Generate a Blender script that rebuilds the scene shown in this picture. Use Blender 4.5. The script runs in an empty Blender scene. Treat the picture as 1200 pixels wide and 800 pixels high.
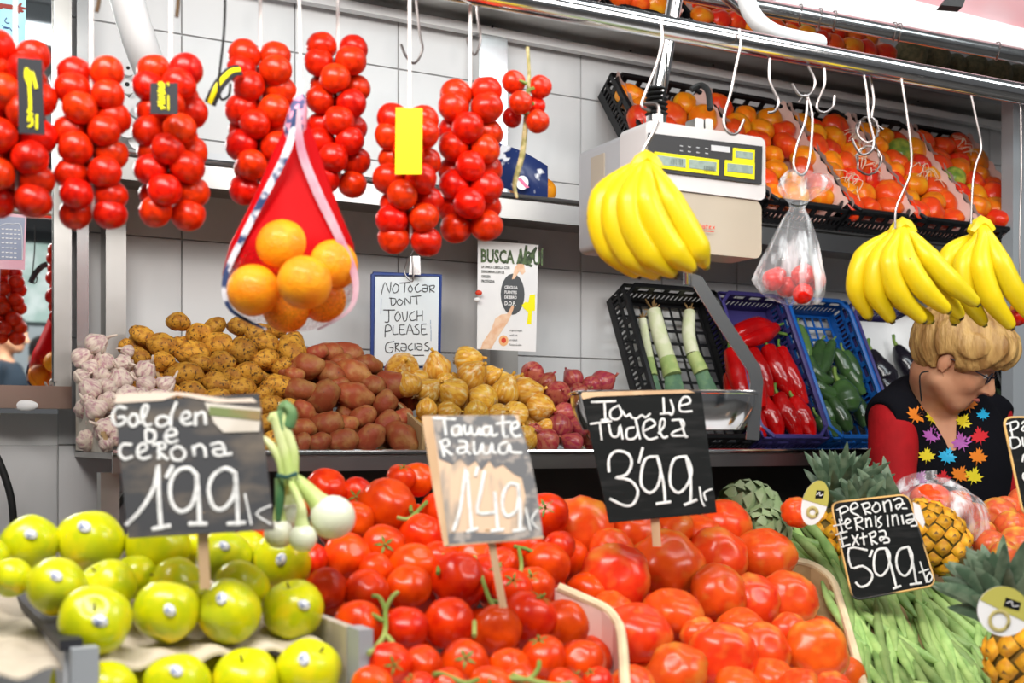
import bpy, math, random
import numpy as np
from mathutils import Vector, Matrix, Euler, noise
from mathutils.bvhtree import BVHTree
SC = bpy.context.scene
COL = SC.collection
R = random.Random(7)
# ---------------------------------------------------------------- camera, world, lights, exposure
EYE = 1.55; F = 1400.0
cam_d = bpy.data.cameras.new('camera'); cam = bpy.data.objects.new('camera', cam_d); COL.objects.link(cam)
cam.location = (0, 0, EYE); cam.rotation_euler = (math.pi/2, 0, 0)
cam_d.sensor_width = 36; cam_d.lens = F/1200*36; cam_d.shift_y = 0.1; cam_d.clip_start = .02
cam_d.dof.use_dof = True; cam_d.dof.focus_distance = 2.75; cam_d.dof.aperture_fstop = 4.2
SC.camera = cam
w = bpy.data.worlds.new('world'); SC.world = w; w.use_nodes = True
w.node_tree.nodes['Background'].inputs[0].default_value = (.93, .96, 1, 1)
w.node_tree.nodes['Background'].inputs[1].default_value = .12
def area(name, loc, target, size, size_y, power, color=(1, 1, 1)):
    d = bpy.data.lights.new(name, 'AREA'); d.shape = 'RECTANGLE'; d.size = size; d.size_y = size_y
    d.energy = power; d.color = color
    o = bpy.data.objects.new(name, d); COL.objects.link(o); o.location = loc
    o.rotation_euler = (Vector(target)-Vector(loc)).to_track_quat('-Z', 'Y').to_euler(); return o
area('stall_lamp', (-.35, .60, 2.85), (.3, 2.2, 1.30), 1.7, .45, 66, (1, .97, .93))
area('stall_lamp_side', (1.9, .9, 2.85), (1.2, 2.8, 1.4), 1.5, .6, 40, (1, .97, .93))
area('shelf_lamp', (1.3, 2.05, 2.98), (1.0, 3.2, 1.9), 2.4, .25, 22, (.88, .97, 1))
area('added_mirror_fill', (2.0, -1.6, 2.9), (2.6, -5.0, 1.2), 2.5, .5, 90, (.95, 1, .97))  # added behind the camera to brighten the stall reflected in the mirror
SC.view_settings.view_transform = 'Standard'; SC.view_settings.look = 'None'
SC.view_settings.gamma = 1; SC.view_settings.use_curve_mapping = False
SC.view_settings.exposure = -.22
# ---------------------------------------------------------------- geometry frames
TH = math.atan(.538); CT, ST = math.cos(TH), math.sin(TH)
def P(px, py, Y): return Vector(((px-600)*Y/F, Y, EYE+(520-py)*Y/F))
def WY(px, D): return D/(1-(px-600)/2600)
def W(px, py, D): return P(px, py, WY(px, D))
def RY(px): return 1.929/(1-(px-600)/2817)          # depth of the hook rail
def toL(v): return Vector((v[0]*CT+v[1]*ST, -v[0]*ST+v[1]*CT, v[2]))
def fromL(x, y, z): return Vector((x*CT-y*ST, x*ST+y*CT, z))
def LX(px, D): return toL(W(px, 500, D))[0]
def zat(px, py, D): return W(px, py, D)[2]
# ---------------------------------------------------------------- mesh builder
class MB:
    def __init__(s): s.v = []; s.f = []
    def add(s, vs, fs):
        n = len(s.v); s.v += [tuple(v) for v in vs]; s.f += [tuple(i+n for i in f) for f in fs]; return s
    def hexa(s, p):   # p: 8 points, bottom loop 0-3, top loop 4-7
        return s.add(p, [(3, 2, 1, 0), (4, 5, 6, 7), (0, 1, 5, 4), (1, 2, 6, 5), (2, 3, 7, 6), (3, 0, 4, 7)])
    def box(s, a, b, fr=None):
        x0, y0, z0 = a; x1, y1, z1 = b
        p = [(x0, y0, z0), (x1, y0, z0), (x1, y1, z0), (x0, y1, z0), (x0, y0, z1), (x1, y0, z1), (x1, y1, z1), (x0, y1, z1)]
        if fr: p = [fr(*q) for q in p]
        return s.hexa(p)
    def tube(s, pts, r, n=8, cap=True, flat=1.0, smooth=0, phase=0):
        pts = [Vector(p) for p in pts]
        rs = list(r) if isinstance(r, (list, tuple)) else [r]*len(pts)
        if smooth:
            np_, nr = [], []
            for i in range(len(pts)-1):
                p0 = pts[max(i-1, 0)]; p1 = pts[i]; p2 = pts[i+1]; p3 = pts[min(i+2, len(pts)-1)]
                for k in range(smooth):
                    t = k/smooth
                    np_.append(.5*((2*p1)+(p2-p0)*t+(2*p0-5*p1+4*p2-p3)*t*t+(3*p1-p0-3*p2+p3)*t**3))
                    nr.append(rs[i]*(1-t)+rs[i+1]*t)
            np_.append(pts[-1]); nr.append(rs[-1]); pts, rs = np_, nr
        m = len(pts); up = None; vs = []; fs = []
        for i, p in enumerate(pts):
            d = (pts[min(i+1, m-1)]-pts[max(i-1, 0)])
            d = d.normalized() if d.length > 1e-9 else Vector((0, 0, 1))
            if up is None:
                up = d.cross(Vector((0, 1, 0)))
                if up.length < .1: up = d.cross(Vector((1, 0, 0)))
                up.normalize()
            up = (up-d*up.dot(d))
            up = up.normalized() if up.length > 1e-6 else d.orthogonal().normalized()
            q = d.cross(up)
            for k in range(n):
                a = 2*math.pi*k/n+phase
                vs.append(p+(up*math.cos(a)+q*math.sin(a)*flat)*rs[i])
        for i in range(m-1):
            for k in range(n):
                a = i*n+k; b = i*n+(k+1) % n
                fs.append((a, b, b+n, a+n))
        if cap: fs.append(tuple(range(n-1, -1, -1))); fs.append(tuple((m-1)*n+k for k in range(n)))
        return s.add(vs, fs)
    def uvs(s, fn, nu=20, nv=12):
        vs = [fn(0.0, 0.0)]; fs = []
        for j in range(1, nv):
            for i in range(nu): vs.append(fn(math.pi*j/nv, 2*math.pi*i/nu))
        vs.append(fn(math.pi, 0.0)); L = len(vs)-1
        for i in range(nu): fs.append((0, 1+i, 1+(i+1) % nu))
        for j in range(nv-2):
            for i in range(nu):
                a = 1+j*nu+i; b = 1+j*nu+(i+1) % nu; fs.append((a, a+nu, b+nu, b))
        for i in range(nu): fs.append((L, L-nu+(i+1) % nu, L-nu+i))
        return s.add(vs, fs)
    def ell(s, c, r, rot=None, nu=16, nv=10):
        c = Vector(c)
        def fn(t, p):
            v = Vector((math.sin(t)*math.cos(p)*r[0], math.sin(t)*math.sin(p)*r[1], math.cos(t)*r[2]))
            return c+(rot @ v if rot else v)
        return s.uvs(fn, nu, nv)
    def prism(s, poly, ext):   # poly: 3D points, ext: vector
        n = len(poly); ext = Vector(ext); a = [Vector(p) for p in poly]; b = [p+ext for p in a]
        return s.add(a+b, [tuple(range(n-1, -1, -1)), tuple(range(n, 2*n))]+[(i, (i+1) % n, n+(i+1) % n, n+i) for i in range(n)])
    def grid(s, fn, nu, nv):
        vs = [fn(i/nu, j/nv) for j in range(nv+1) for i in range(nu+1)]
        fs = [(j*(nu+1)+i, j*(nu+1)+i+1, (j+1)*(nu+1)+i+1, (j+1)*(nu+1)+i) for j in range(nv) for i in range(nu)]
        return s.add(vs, fs)
    def mesh(s, name, mat, smooth=True, off=None):
        me = bpy.data.meshes.new(name)
        vs = s.v if off is None else [(v[0]-off[0], v[1]-off[1], v[2]-off[2]) for v in s.v]
        me.from_pydata(vs, [], s.f)
        me.update()
        if smooth: me.polygons.foreach_set('use_smooth', [True]*len(me.polygons))
        mats = mat if isinstance(mat, (list, tuple)) else [mat]
        for m in mats: me.materials.append(m)
        return me
def sharp(me, ang=.7):
    try: me.set_sharp_from_angle(angle=ang)
    except Exception: pass
    return me
def wloc(o):
    v = Vector((0, 0, 0))
    while o is not None: v += o.location; o = o.parent
    return v
def tag(o, label=None, cat=None, group=None, kind=None):
    if label: o['label'] = label
    if cat: o['category'] = cat
    if group: o['group'] = group
    if kind: o['kind'] = kind
    return o
def thing(name, label, cat, loc, group=None):
    o = bpy.data.objects.new(name, None); COL.objects.link(o); o.location = loc; o.empty_display_size = .05
    return tag(o, label, cat, group)
def part(name, mb, mat, parent, smooth=True, label=None):
    off = wloc(parent) if parent else None
    me = mb.mesh(name, mat, smooth, off); sharp(me)
    o = bpy.data.objects.new(name, me); COL.objects.link(o); o.parent = parent
    if label: o['label'] = label
    return o
def solo(name, mb, mat, label, cat, group=None, smooth=True, crease=True):
    xs = [v[0] for v in mb.v]; ys = [v[1] for v in mb.v]; zs = [v[2] for v in mb.v]
    off = Vector(((min(xs)+max(xs))/2, (min(ys)+max(ys))/2, min(zs)))
    me = mb.mesh(name, mat, smooth, off)
    if crease: sharp(me)
    o = bpy.data.objects.new(name, me); COL.objects.link(o); o.location = off
    return tag(o, label, cat, group)
def struct(name, mb, mat, smooth=False, label=None):
    o = solo(name, mb, mat, label, None, None, smooth); o['kind'] = 'structure'; return o
def spawn(defn, loc, rot, sc, name, label, cat, group=None, parent=None):
    me, kids = defn
    o = bpy.data.objects.new(name, me); COL.objects.link(o)
    if parent: o.parent = parent; o.location = Vector(loc)-wloc(parent)
    else: o.location = loc; tag(o, label, cat, group)
    o.rotation_euler = rot; o.scale = (sc, sc, sc) if not isinstance(sc, (tuple, list)) else sc
    for n, m in kids:
        c = bpy.data.objects.new(n, m); COL.objects.link(c); c.parent = o
    return o
def ordn(k): return {1: 'first', 2: 'second', 3: 'third'}.get(k, '%d%s' % (k, 'th' if 10 < k % 100 < 14 else {1: 'st', 2: 'nd', 3: 'rd'}.get(k % 10, 'th')))
def rowlabels(pts, rh):   # pts (x, y): rank by rows of height rh, then by x
    idx = sorted(range(len(pts)), key=lambda i: pts[i][1]); rows = []; cur = []
    for i in idx:
        if cur and pts[i][1]-pts[cur[0]][1] > rh: rows.append(cur); cur = []
        cur.append(i)
    if cur: rows.append(cur)
    out = [None]*len(pts)
    for r, row in enumerate(rows):
        for c, i in enumerate(sorted(row, key=lambda i: pts[i][0])): out[i] = (r+1, c+1)
    return out
# ---------------------------------------------------------------- materials
def M(name, c1, c2=None, ns=6, lo=.42, hi=.6, rough=.45, metal=0, bump=0, bs=60, coat=0, var=0, alpha=1, sss=0, trans=0,
      grad=None, emit=0, c3=None, ns3=40, lo3=.6, hi3=.66, stretch=(1, 1, 1), ior=None, hue=0, spec=.3):
    m = bpy.data.materials.new(name); m.use_nodes = True; nt = m.node_tree; N = nt.nodes; L = nt.links
    b = N['Principled BSDF']; tc = N.new('ShaderNodeTexCoord'); mp = N.new('ShaderNodeMapping')
    mp.inputs['Scale'].default_value = stretch; L.new(tc.outputs['Object'], mp.inputs[0])
    c = lambda x: (x[0], x[1], x[2], 1)
    def ramp_noise(scale, l, h, det=3):
        n = N.new('ShaderNodeTexNoise'); n.inputs['Scale'].default_value = scale; n.inputs['Detail'].default_value = det
        L.new(mp.outputs[0], n.inputs['Vector'])
        r = N.new('ShaderNodeMapRange'); r.inputs[1].default_value = l; r.inputs[2].default_value = h
        L.new(n.outputs[0], r.inputs[0]); return r.outputs[0]
    def mix(fac, a, bb):
        x = N.new('ShaderNodeMix'); x.data_type = 'RGBA'
        if fac is not None: L.new(fac, x.inputs[0])
        for s_, k in ((a, 6), (bb, 7)):
            if isinstance(s_, tuple): x.inputs[k].default_value = s_
            else: L.new(s_, x.inputs[k])
        return x.outputs[2]
    cur = c(c1)
    if c2 is not None: cur = mix(ramp_noise(ns, lo, hi), cur, c(c2))
    if grad:   # (axis, lo, hi, colour) colour change along one axis of the thing
        sp = N.new('ShaderNodeSeparateXYZ'); L.new(tc.outputs['Object'], sp.inputs[0])
        r = N.new('ShaderNodeMapRange'); r.inputs[1].default_value = grad[1]; r.inputs[2].default_value = grad[2]
        L.new(sp.outputs[grad[0]], r.inputs[0]); cur = mix(r.outputs[0], cur, c(grad[3]))
    if c3 is not None: cur = mix(ramp_noise(ns3, lo3, hi3, 2), cur, c(c3))
    if var or hue:
        oi = N.new('ShaderNodeObjectInfo'); hs = N.new('ShaderNodeHueSaturation')
        r = N.new('ShaderNodeMapRange'); r.inputs[3].default_value = 1-var; r.inputs[4].default_value = 1+var
        L.new(oi.outputs['Random'], r.inputs[0]); L.new(r.outputs[0], hs.inputs['Value'])
        if hue:
            mu = N.new('ShaderNodeMath'); mu.operation = 'MULTIPLY'; mu.inputs[1].default_value = 7.31; L.new(oi.outputs['Random'], mu.inputs[0])
            fr = N.new('ShaderNodeMath'); fr.operation = 'FRACT'; L.new(mu.outputs[0], fr.inputs[0])
            r2 = N.new('ShaderNodeMapRange'); r2.inputs[3].default_value = .5-hue*.15; r2.inputs[4].default_value = .5+hue
            L.new(fr.outputs[0], r2.inputs[0]); L.new(r2.outputs[0], hs.inputs['Hue'])
        if isinstance(cur, tuple): hs.inputs['Color'].default_value = cur
        else: L.new(cur, hs.inputs['Color'])
        cur = hs.outputs[0]
    if isinstance(cur, tuple): b.inputs['Base Color'].default_value = cur
    else: L.new(cur, b.inputs['Base Color'])
    b.inputs['Roughness'].default_value = rough; b.inputs['Metallic'].default_value = metal
    b.inputs['Specular IOR Level'].default_value = spec; b.inputs['Coat Weight'].default_value = coat; b.inputs['Coat Roughness'].default_value = .12
    b.inputs['Alpha'].default_value = alpha; b.inputs['Transmission Weight'].default_value = trans
    if ior: b.inputs['IOR'].default_value = ior
    if sss: b.inputs['Subsurface Weight'].default_value = sss; b.inputs['Subsurface Scale'].default_value = .01
    if emit: b.inputs['Emission Color'].default_value = c(c1); b.inputs['Emission Strength'].default_value = emit
    if bump:
        n = N.new('ShaderNodeTexNoise'); n.inputs['Scale'].default_value = bs; n.inputs['Detail'].default_value = 3
        L.new(mp.outputs[0], n.inputs['Vector'])
        bp = N.new('ShaderNodeBump'); bp.inputs['Strength'].default_value = bump; bp.inputs['Distance'].default_value = .01
        L.new(n.outputs[0], bp.inputs['Height']); L.new(bp.outputs[0], b.inputs['Normal'])
    return m
m_tile = M('tile', (.68, .675, .675), (.54, .545, .55), ns=5, lo=.52, hi=.75, rough=.22, c3=(.48, .48, .50), ns3=3.2, lo3=.66, hi3=.8, stretch=(1, 1, .45), var=.03)
m_grout = M('grout', (.85, .85, .84), rough=.8)
m_steel = M('steel', (.72, .72, .72), (.6, .6, .6), ns=3, rough=.22, metal=1)
m_steel_d = M('steel_dull', (.50, .49, .47), (.38, .37, .35), ns=4, rough=.38, metal=1)
m_chrome = M('chrome', (.85, .84, .84), rough=.12, metal=1)
m_white = M('white_paint', (.86, .86, .86), (.78, .78, .79), ns=3, rough=.35)
m_wire = M('galvanised_wire', (.36, .32, .31), rough=.32, metal=1)
m_string = M('string', (.90, .87, .84), rough=.8)
m_tom = M('bunch_tomato', (.74, .014, .002), (.52, .006, .002), ns=2.2, rough=.28, coat=.08, var=.14, sss=.06, hue=.006, bump=.05, bs=6)
m_vine = M('vine_tomato', (.84, .045, .002), (.62, .012, .002), ns=1.6, lo=.35, hi=.68, rough=.26, coat=.08, var=.14, sss=.05, hue=.009)
m_beef = M('beef_tomato', (.82, .060, .008), (.66, .015, .005), ns=1.4, lo=.35, hi=.65, rough=.27, coat=.1, var=.08, c3=(.72, .30, .04), ns3=1.1, lo3=.50, hi3=.85, hue=.012)
m_calyx = M('calyx_green', (.10, .20, .03), (.22, .30, .06), ns=8, rough=.6)
m_stem = M('vine_stem', (.16, .24, .04), (.32, .38, .10), ns=6, rough=.6)
m_apple = M('golden_apple', (.70, .65, .003), (.50, .57, .004), ns=1.3, lo=.35, hi=.65, rough=.3, coat=.3, var=.10, c3=(.84, .64, .008), ns3=1.1, lo3=.52, hi3=.72, hue=.012, grad=(2, -.4, -1.1, (.42, .50, .03)))
m_sticker = M('sticker_white', (.85, .85, .88), (.25, .30, .5), ns=3.5, lo=.55, hi=.6, rough=.4)
m_brownstem = M('stem_brown', (.10, .06, .03), rough=.8)
m_pot = M('yellow_potato', (.66, .32, .035), (.44, .17, .018), ns=1.8, rough=.6, c3=(.10, .045, .015), ns3=4.5, lo3=.56, hi3=.66, bump=.25, bs=7, var=.22)
m_redpot = M('red_potato', (.36, .062, .026), (.44, .18, .06), ns=1.1, lo=.44, hi=.66, rough=.5, c3=(.16, .05, .03), ns3=6, lo3=.66, hi3=.74, bump=.15, bs=6, var=.22, hue=.012)
m_onion = M('onion_skin', (.78, .42, .06), (.64, .26, .025), ns=2.0, stretch=(2.5, 2.5, .35), rough=.35, coat=.2, var=.16, c3=(.80, .62, .30), ns3=1.5, lo3=.55, hi3=.7, hue=.012)
m_redonion = M('red_onion_skin', (.34, .03, .06), (.46, .10, .07), ns=1.6, stretch=(2.5, 2.5, .35), rough=.32, coat=.25, var=.25, hue=.02)
m_root = M('dry_root', (.42, .26, .11), rough=.9)
m_garlic = M('garlic_skin', (.70, .58, .48), (.46, .24, .27), ns=1.8, stretch=(2.2, 2.2, .5), lo=.45, hi=.68, rough=.5, var=.10)
m_orange = M('orange_peel', (1.0, .36, .006), (.95, .27, .005), ns=1.5, rough=.38, bump=.35, bs=16, coat=.15, var=.05)
m_persim = M('ribbed_tomato_orange', (.84, .15, .006), (.84, .30, .012), ns=1.2, lo=.45, hi=.65, rough=.28, coat=.1, var=.14, hue=.02)
m_persimr = M('ribbed_tomato_red', (.74, .030, .008), (.80, .13, .010), ns=1.2, lo=.48, hi=.7, rough=.28, coat=.1, var=.12, hue=.01)
m_persimg = M('ribbed_tomato_green', (.13, .22, .03), (.40, .42, .05), ns=1.2, rough=.3, coat=.3)
m_ban = M('banana_skin', (.76, .56, .006), (.66, .52, .01), ns=12, lo=.5, hi=.7, rough=.4, coat=.1, var=.06, c3=(.30, .16, .02), ns3=60, lo3=.74, hi3=.78)
m_bantip = M('banana_tip', (.22, .20, .03), (.06, .04, .02), ns=30, rough=.7)
m_bean = M('bean_green', (.33, .46, .15), (.20, .33, .09), ns=18, rough=.45, coat=.05, var=.32, hue=.012, bump=.1, bs=60)
m_pepper = M('red_pepper', (.36, .002, .003), (.48, .004, .004), ns=20, rough=.16, coat=.35, var=.15, bump=.35, bs=25)
m_gpepper = M('green_pepper', (.035, .075, .025), (.05, .11, .03), ns=20, rough=.25, coat=.4, var=.3)
m_auberg = M('aubergine_skin', (.012, .010, .016), rough=.2, coat=.5)
m_courg = M('courgette_skin', (.02, .04, .018), (.04, .07, .03), ns=30, rough=.3, coat=.2, var=.3)
m_leekw = M('leek_white', (.80, .80, .58), (.70, .74, .45), ns=30, rough=.4)
m_leekg = M('leek_green', (.10, .20, .12), (.16, .28, .14), ns=30, rough=.45)
m_leeky = M('leek_pale_green', (.50, .58, .22), (.36, .48, .16), ns=30, rough=.45)
m_arti = M('artichoke', (.26, .36, .17), (.36, .44, .26), ns=20, rough=.55, var=.15)
m_pleaf = M('pineapple_leaf', (.07, .12, .07), (.16, .22, .14), ns=30, rough=.45, var=.25, bump=.1, bs=80)
m_peye = M('pineapple_eye', (.80, .40, .02), (.66, .28, .015), ns=2.5, rough=.5, var=.2, grad=(2, .17, .24, (.16, .08, .02)))
m_pbody = M('pineapple_rind', (.12, .09, .02), (.20, .12, .02), ns=60, rough=.6)
m_peach = M('nectarine', (.78, .14, .04), (.50, .018, .02), ns=1.3, lo=.38, hi=.6, rough=.35, coat=.15, var=.1, c3=(.90, .52, .06), ns3=1.3, lo3=.46, hi3=.74)
m_melon = M('melon_rind', (.17, .14, .07), (.10, .10, .05), ns=5, rough=.6, bump=.4, bs=12, var=.2)
m_black = M('black_plastic', (.009, .009, .010), rough=.4, spec=.25)
m_purple = M('purple_plastic', (.05, .04, .17), rough=.4)
m_blue = M('blue_plastic', (.01, .10, .38), rough=.35)
m_steel_s = M('steel_satin', (.36, .35, .34), (.28, .27, .27), ns=3, rough=.3, metal=1)
m_card = M('cardboard', (.48, .32, .16), (.40, .26, .12), ns=20, rough=.85)
m_cardw = M('cardboard_white', (.62, .57, .50), (.48, .42, .34), ns=10, rough=.8)
m_tray = M('pulp_tray', (.66, .58, .46), (.56, .48, .38), ns=14, rough=.85)
m_paperw = M('paper_white', (.84, .83, .82), (.76, .75, .75), ns=6, rough=.7)
m_pink = M('pink_paper', (.80, .52, .45), (.72, .50, .44), ns=8, rough=.7)
m_board = M('blackboard', (.007, .008, .008), (.020, .020, .020), ns=14, lo=.5, hi=.75, rough=.75, spec=.12, stretch=(1, 1, 6))
m_board1 = M('blackboard_worn', (.060, .061, .065), (.17, .14, .11), ns=12, lo=.45, hi=.68, rough=.8, spec=.12, stretch=(1, 1, 2))
m_board2 = M('blackboard_rubbed', (.64, .45, .31), (.30, .26, .22), ns=16, lo=.50, hi=.66, rough=.7, stretch=(2.5, 1, .8), grad=None)
m_wood = M('raw_wood', (.62, .42, .25), (.50, .32, .18), ns=20, rough=.7, stretch=(1, 1, .15))
m_chalk = M('chalk', (.74, .74, .72), (.52, .52, .51), ns=90, lo=.45, hi=.7, rough=.9)
m_ink = M('marker_ink', (.025, .025, .03), rough=.5)
m_redink = M('red_ink', (.66, .05, .02), rough=.5)
m_yel = M('yellow_card', (.93, .83, .0), rough=.5)
m_tagd = M('dark_label', (.035, .035, .04), rough=.5, spec=.2)
m_wbblue = M('blue_frame', (.02, .05, .22), rough=.35)
m_wb = M('whiteboard', (.80, .83, .84), (.72, .80, .84), ns=3, rough=.3)
m_cyan = M('cyan_poster', (.35, .72, .85), (.48, .80, .90), ns=8, rough=.5)
m_scalew = M('scale_enamel', (.68, .65, .65), (.62, .59, .58), ns=3, rough=.35)
m_scaleb = M('scale_lower_cover', (.50, .43, .34), (.44, .38, .30), ns=3, rough=.3)
m_scales = M('scale_side', (.50, .50, .52), rough=.35, metal=.3)
m_panel = M('display_panel', (.04, .04, .043), rough=.4, spec=.2)
m_lcd = M('lcd', (.30, .38, .33), (.24, .31, .28), ns=90, rough=.2)
m_skin = M('skin', (.66, .33, .19), (.60, .27, .15), ns=14, rough=.5, sss=.1)
m_hair = M('blond_hair', (.58, .35, .12), (.30, .15, .045), ns=24, lo=.35, hi=.65, rough=.42, stretch=(1.6, 1.6, .35), bump=.7, bs=60)
m_dhair = M('dark_hair', (.012, .010, .010), (.03, .022, .02), ns=30, rough=.5)
m_vest = M('black_vest', (.006, .006, .009), rough=.9, spec=.1)
m_red = M('red_knit', (.44, .004, .008), (.36, .003, .006), ns=14, rough=.8, bump=.1, bs=120)
m_darkc = M('dark_cloth', (.02, .03, .045), rough=.85)
m_mirror = M('mirror_glass', (.80, .83, .84), rough=.02, metal=1)
m_copper = M('warm_steel', (.46, .33, .28), rough=.3, metal=1)
m_floor = M('floor_tile', (.30, .29, .28), (.22, .21, .20), ns=4, rough=.5)
m_grey = M('grey_panel', (.34, .36, .38), rough=.5)
m_greyl = M('light_grey_panel', (.62, .63, .65), rough=.5)
m_lamp = M('lamp_tube', (1, 1, 1), emit=3.0)
m_rubber = M('black_rubber', (.015, .015, .015), rough=.6)
m_netr = None
def clear_mat(name, col, a_lo, a_hi, ns, rough, stretch=(1, 1, 1), net=False, grad=None):
    m = bpy.data.materials.new(name); m.use_nodes = True; nt = m.node_tree; N = nt.nodes; L = nt.links
    b = N['Principled BSDF']; b.inputs['Base Color'].default_value = (*col, 1); b.inputs['Roughness'].default_value = rough; b.inputs['Specular IOR Level'].default_value = .06 if net else .5
    tc = N.new('ShaderNodeTexCoord'); mp = N.new('ShaderNodeMapping'); mp.inputs['Scale'].default_value = stretch
    L.new(tc.outputs['Object'], mp.inputs[0])
    if net:
        n = N.new('ShaderNodeTexVoronoi'); n.feature = 'DISTANCE_TO_EDGE'; n.inputs['Scale'].default_value = ns
        L.new(mp.outputs[0], n.inputs[0]); r = N.new('ShaderNodeMapRange')
        r.inputs[1].default_value = .04; r.inputs[2].default_value = .12; r.inputs[3].default_value = a_hi; r.inputs[4].default_value = a_lo
        L.new(n.outputs['Distance'], r.inputs[0])
        sp = N.new('ShaderNodeSeparateXYZ'); L.new(tc.outputs['Object'], sp.inputs[0])
        g = N.new('ShaderNodeMapRange'); g.inputs[1].default_value = grad[0]; g.inputs[2].default_value = grad[1]
        L.new(sp.outputs[2], g.inputs[0])
        ad = N.new('ShaderNodeMath'); ad.operation = 'ADD'; ad.use_clamp = True
        L.new(r.outputs[0], ad.inputs[0]); L.new(g.outputs[0], ad.inputs[1]); L.new(ad.outputs[0], b.inputs['Alpha'])
    else:
        n = N.new('ShaderNodeTexNoise'); n.inputs['Scale'].default_value = ns; n.inputs['Detail'].default_value = 4
        L.new(mp.outputs[0], n.inputs['Vector']); r = N.new('ShaderNodeMapRange')
        r.inputs[1].default_value = .5; r.inputs[2].default_value = .68; r.inputs[3].default_value = a_lo; r.inputs[4].default_value = a_hi
        L.new(n.outputs[0], r.inputs[0]); L.new(r.outputs[0], b.inputs['Alpha'])
        bp = N.new('ShaderNodeBump'); bp.inputs['Strength'].default_value = .8; bp.inputs['Distance'].default_value = .01
        L.new(n.outputs[0], bp.inputs['Height']); L.new(bp.outputs[0], b.inputs['Normal'])
    return m
m_bag = clear_mat('clear_plastic', (.88, .90, .93), .10, .75, 14, .12, (2.5, 2.5, .5))
m_netr = clear_mat('red_net', (.46, .001, .003), .02, .38, 210, .5, (1, 1, 1), True, (.06, .13))
# ================================================================ SETTING
WD = 3.35; WL = WD*CT                       # wall distance (frame of the wall)
floor = struct('floor', MB().box((-6, -6, -.1), (8, 8, 0)), m_floor)
wb_ = MB().box((.43, WL+.006, 0), (4.6, WL+.12, 3.3), fromL)
wb_.box((-2.2, WL+.006, 0), (.43, WL+.12, EYE+.07), fromL)
wb_.box((-2.2, WL+.006, 2.9), (.43, WL+.12, 3.3), fromL)
wall = struct('wall_back', wb_, m_grout)
tw, thh = .285, .25
tb = MB(); g = .0006
tb.box((g, 0, g), (tw-g, .010, thh-g))
bev = .0016
tm = MB(); tm.hexa([(g, .010, g), (tw-g, .010, g), (tw-g, .010, thh-g), (g, .010, thh-g), (g+bev, 0, g+bev), (tw-g-bev, 0, g+bev), (tw-g-bev, 0, thh-g-bev), (g+bev, 0, thh-g-bev)])
tile_me = tm.mesh('tile', m_tile, False)
off = wloc(wall)
for i in range(-11, 12):
    for k in range(-6, 6):
        x = 1.241+tw*i; z = EYE+.998+thh*k
        if x < .38 and z+thh > EYE+.07+.05: continue
        if x < -1.9 or x > 4.3 or z > 3.1: continue
        o = bpy.data.objects.new('tile', tile_me); COL.objects.link(o); o.parent = wall
        o.location = fromL(x, WL-.004, z)-off; o.rotation_euler = (0, 0, TH)
# mirror on the left with frame
def lb(mb, x0, x1, D0, D1, z0, z1): return mb.box((x0, D0*CT, z0), (x1, D1*CT, z1), fromL)
MD = 3.22
mx1 = LX(83, MD); mz0 = zat(83, 479, MD)
mir = thing('wall_mirror', 'large wall mirror in a steel frame at the left edge, reflecting shoppers', 'mirror', fromL(mx1-.5, MD*CT, mz0))
part('mirror_glass', lb(MB(), mx1-1.3, mx1-.032, MD, MD+.008, mz0+.05, 2.85), m_mirror, mir, False)
part('frame', lb(MB(), mx1-1.35, mx1, MD-.015, MD+.03, mz0, mz0+.05), m_copper, mir, False, 'reddish reflecting lower steel frame')
fm = lb(MB(), mx1-.035, mx1, MD-.015, MD+.03, mz0+.05, 2.9); lb(fm, mx1-.038, mx1-.032, MD-.02, MD-.01, mz0+.06, 2.9)
part('frame', fm, m_steel_d, mir, False)
part('backing', lb(MB(), mx1-1.35, mx1-.002, MD+.03, WD-.002, mz0+.01, 2.88), m_grey, mir, False)
part('round_cap', MB().ell(W(30, 475, MD-.018), (.028, .008, .012)), m_paperw, mir)
# steel corner posts left of the shelves
for (x0, x1, y0, nm, lab) in ((90, 104, 0, 'corner_post', 'polished steel corner strip beside the wall mirror'), (124, 148, 200, 'corner_post', 'brushed steel upright under the left end of middle shelf')):
    mb = MB(); D = 3.24; lb(mb, LX(x0, D), LX(x1, D), D, D+.08, EYE+(.03 if y0 else .0), 2.9 if not y0 else EYE+.55)
    solo(nm, mb, m_steel if not y0 else m_steel_d, lab, 'post', smooth=False)
# shelves
def shelf(name, label, Df, Db, ztop, lip, lx0, lx1, m, under=True):
    t = thing(name, label, 'shelf', fromL((lx0+lx1)/2, Db*CT, ztop-lip))
    part('shelf_panel', lb(MB(), lx0, lx1, Df+.01, Db, ztop-.012, ztop), m, t, False)
    part('front_lip', lb(MB(), lx0, lx1, Df, Df+.008, ztop-lip, ztop-.010), m_steel_s, t, False)
    mb = MB(); mb.tube([fromL(lx0, Df*CT, ztop), fromL(lx1, Df*CT, ztop)], .006, 8); part('rolled_edge', mb, m_chrome, t)
    return t
zL = EYE-.018
sh1 = shelf('lower_shelf', 'long steel shelf carrying potatoes, onions and tilted crates', 2.78, 3.34, zL, .040, LX(132, 2.78), 4.1, m_steel_d)
lp = MB()
for k in range(14):
    x = LX(132, 2.78)+.12+.27*k; lp.box((x, 2.80*CT, zL-.035), (x+.2, 2.82*CT, zL-.016), fromL)
part('bracket', lp, m_steel_d, sh1, False)
sh2 = shelf('middle_shelf', 'steel wall shelf behind the hanging tomatoes, carrying tilted black crates', 2.98, 3.345, EYE+.62, .058, LX(80, 2.98), 4.1, m_steel_d)
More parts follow.
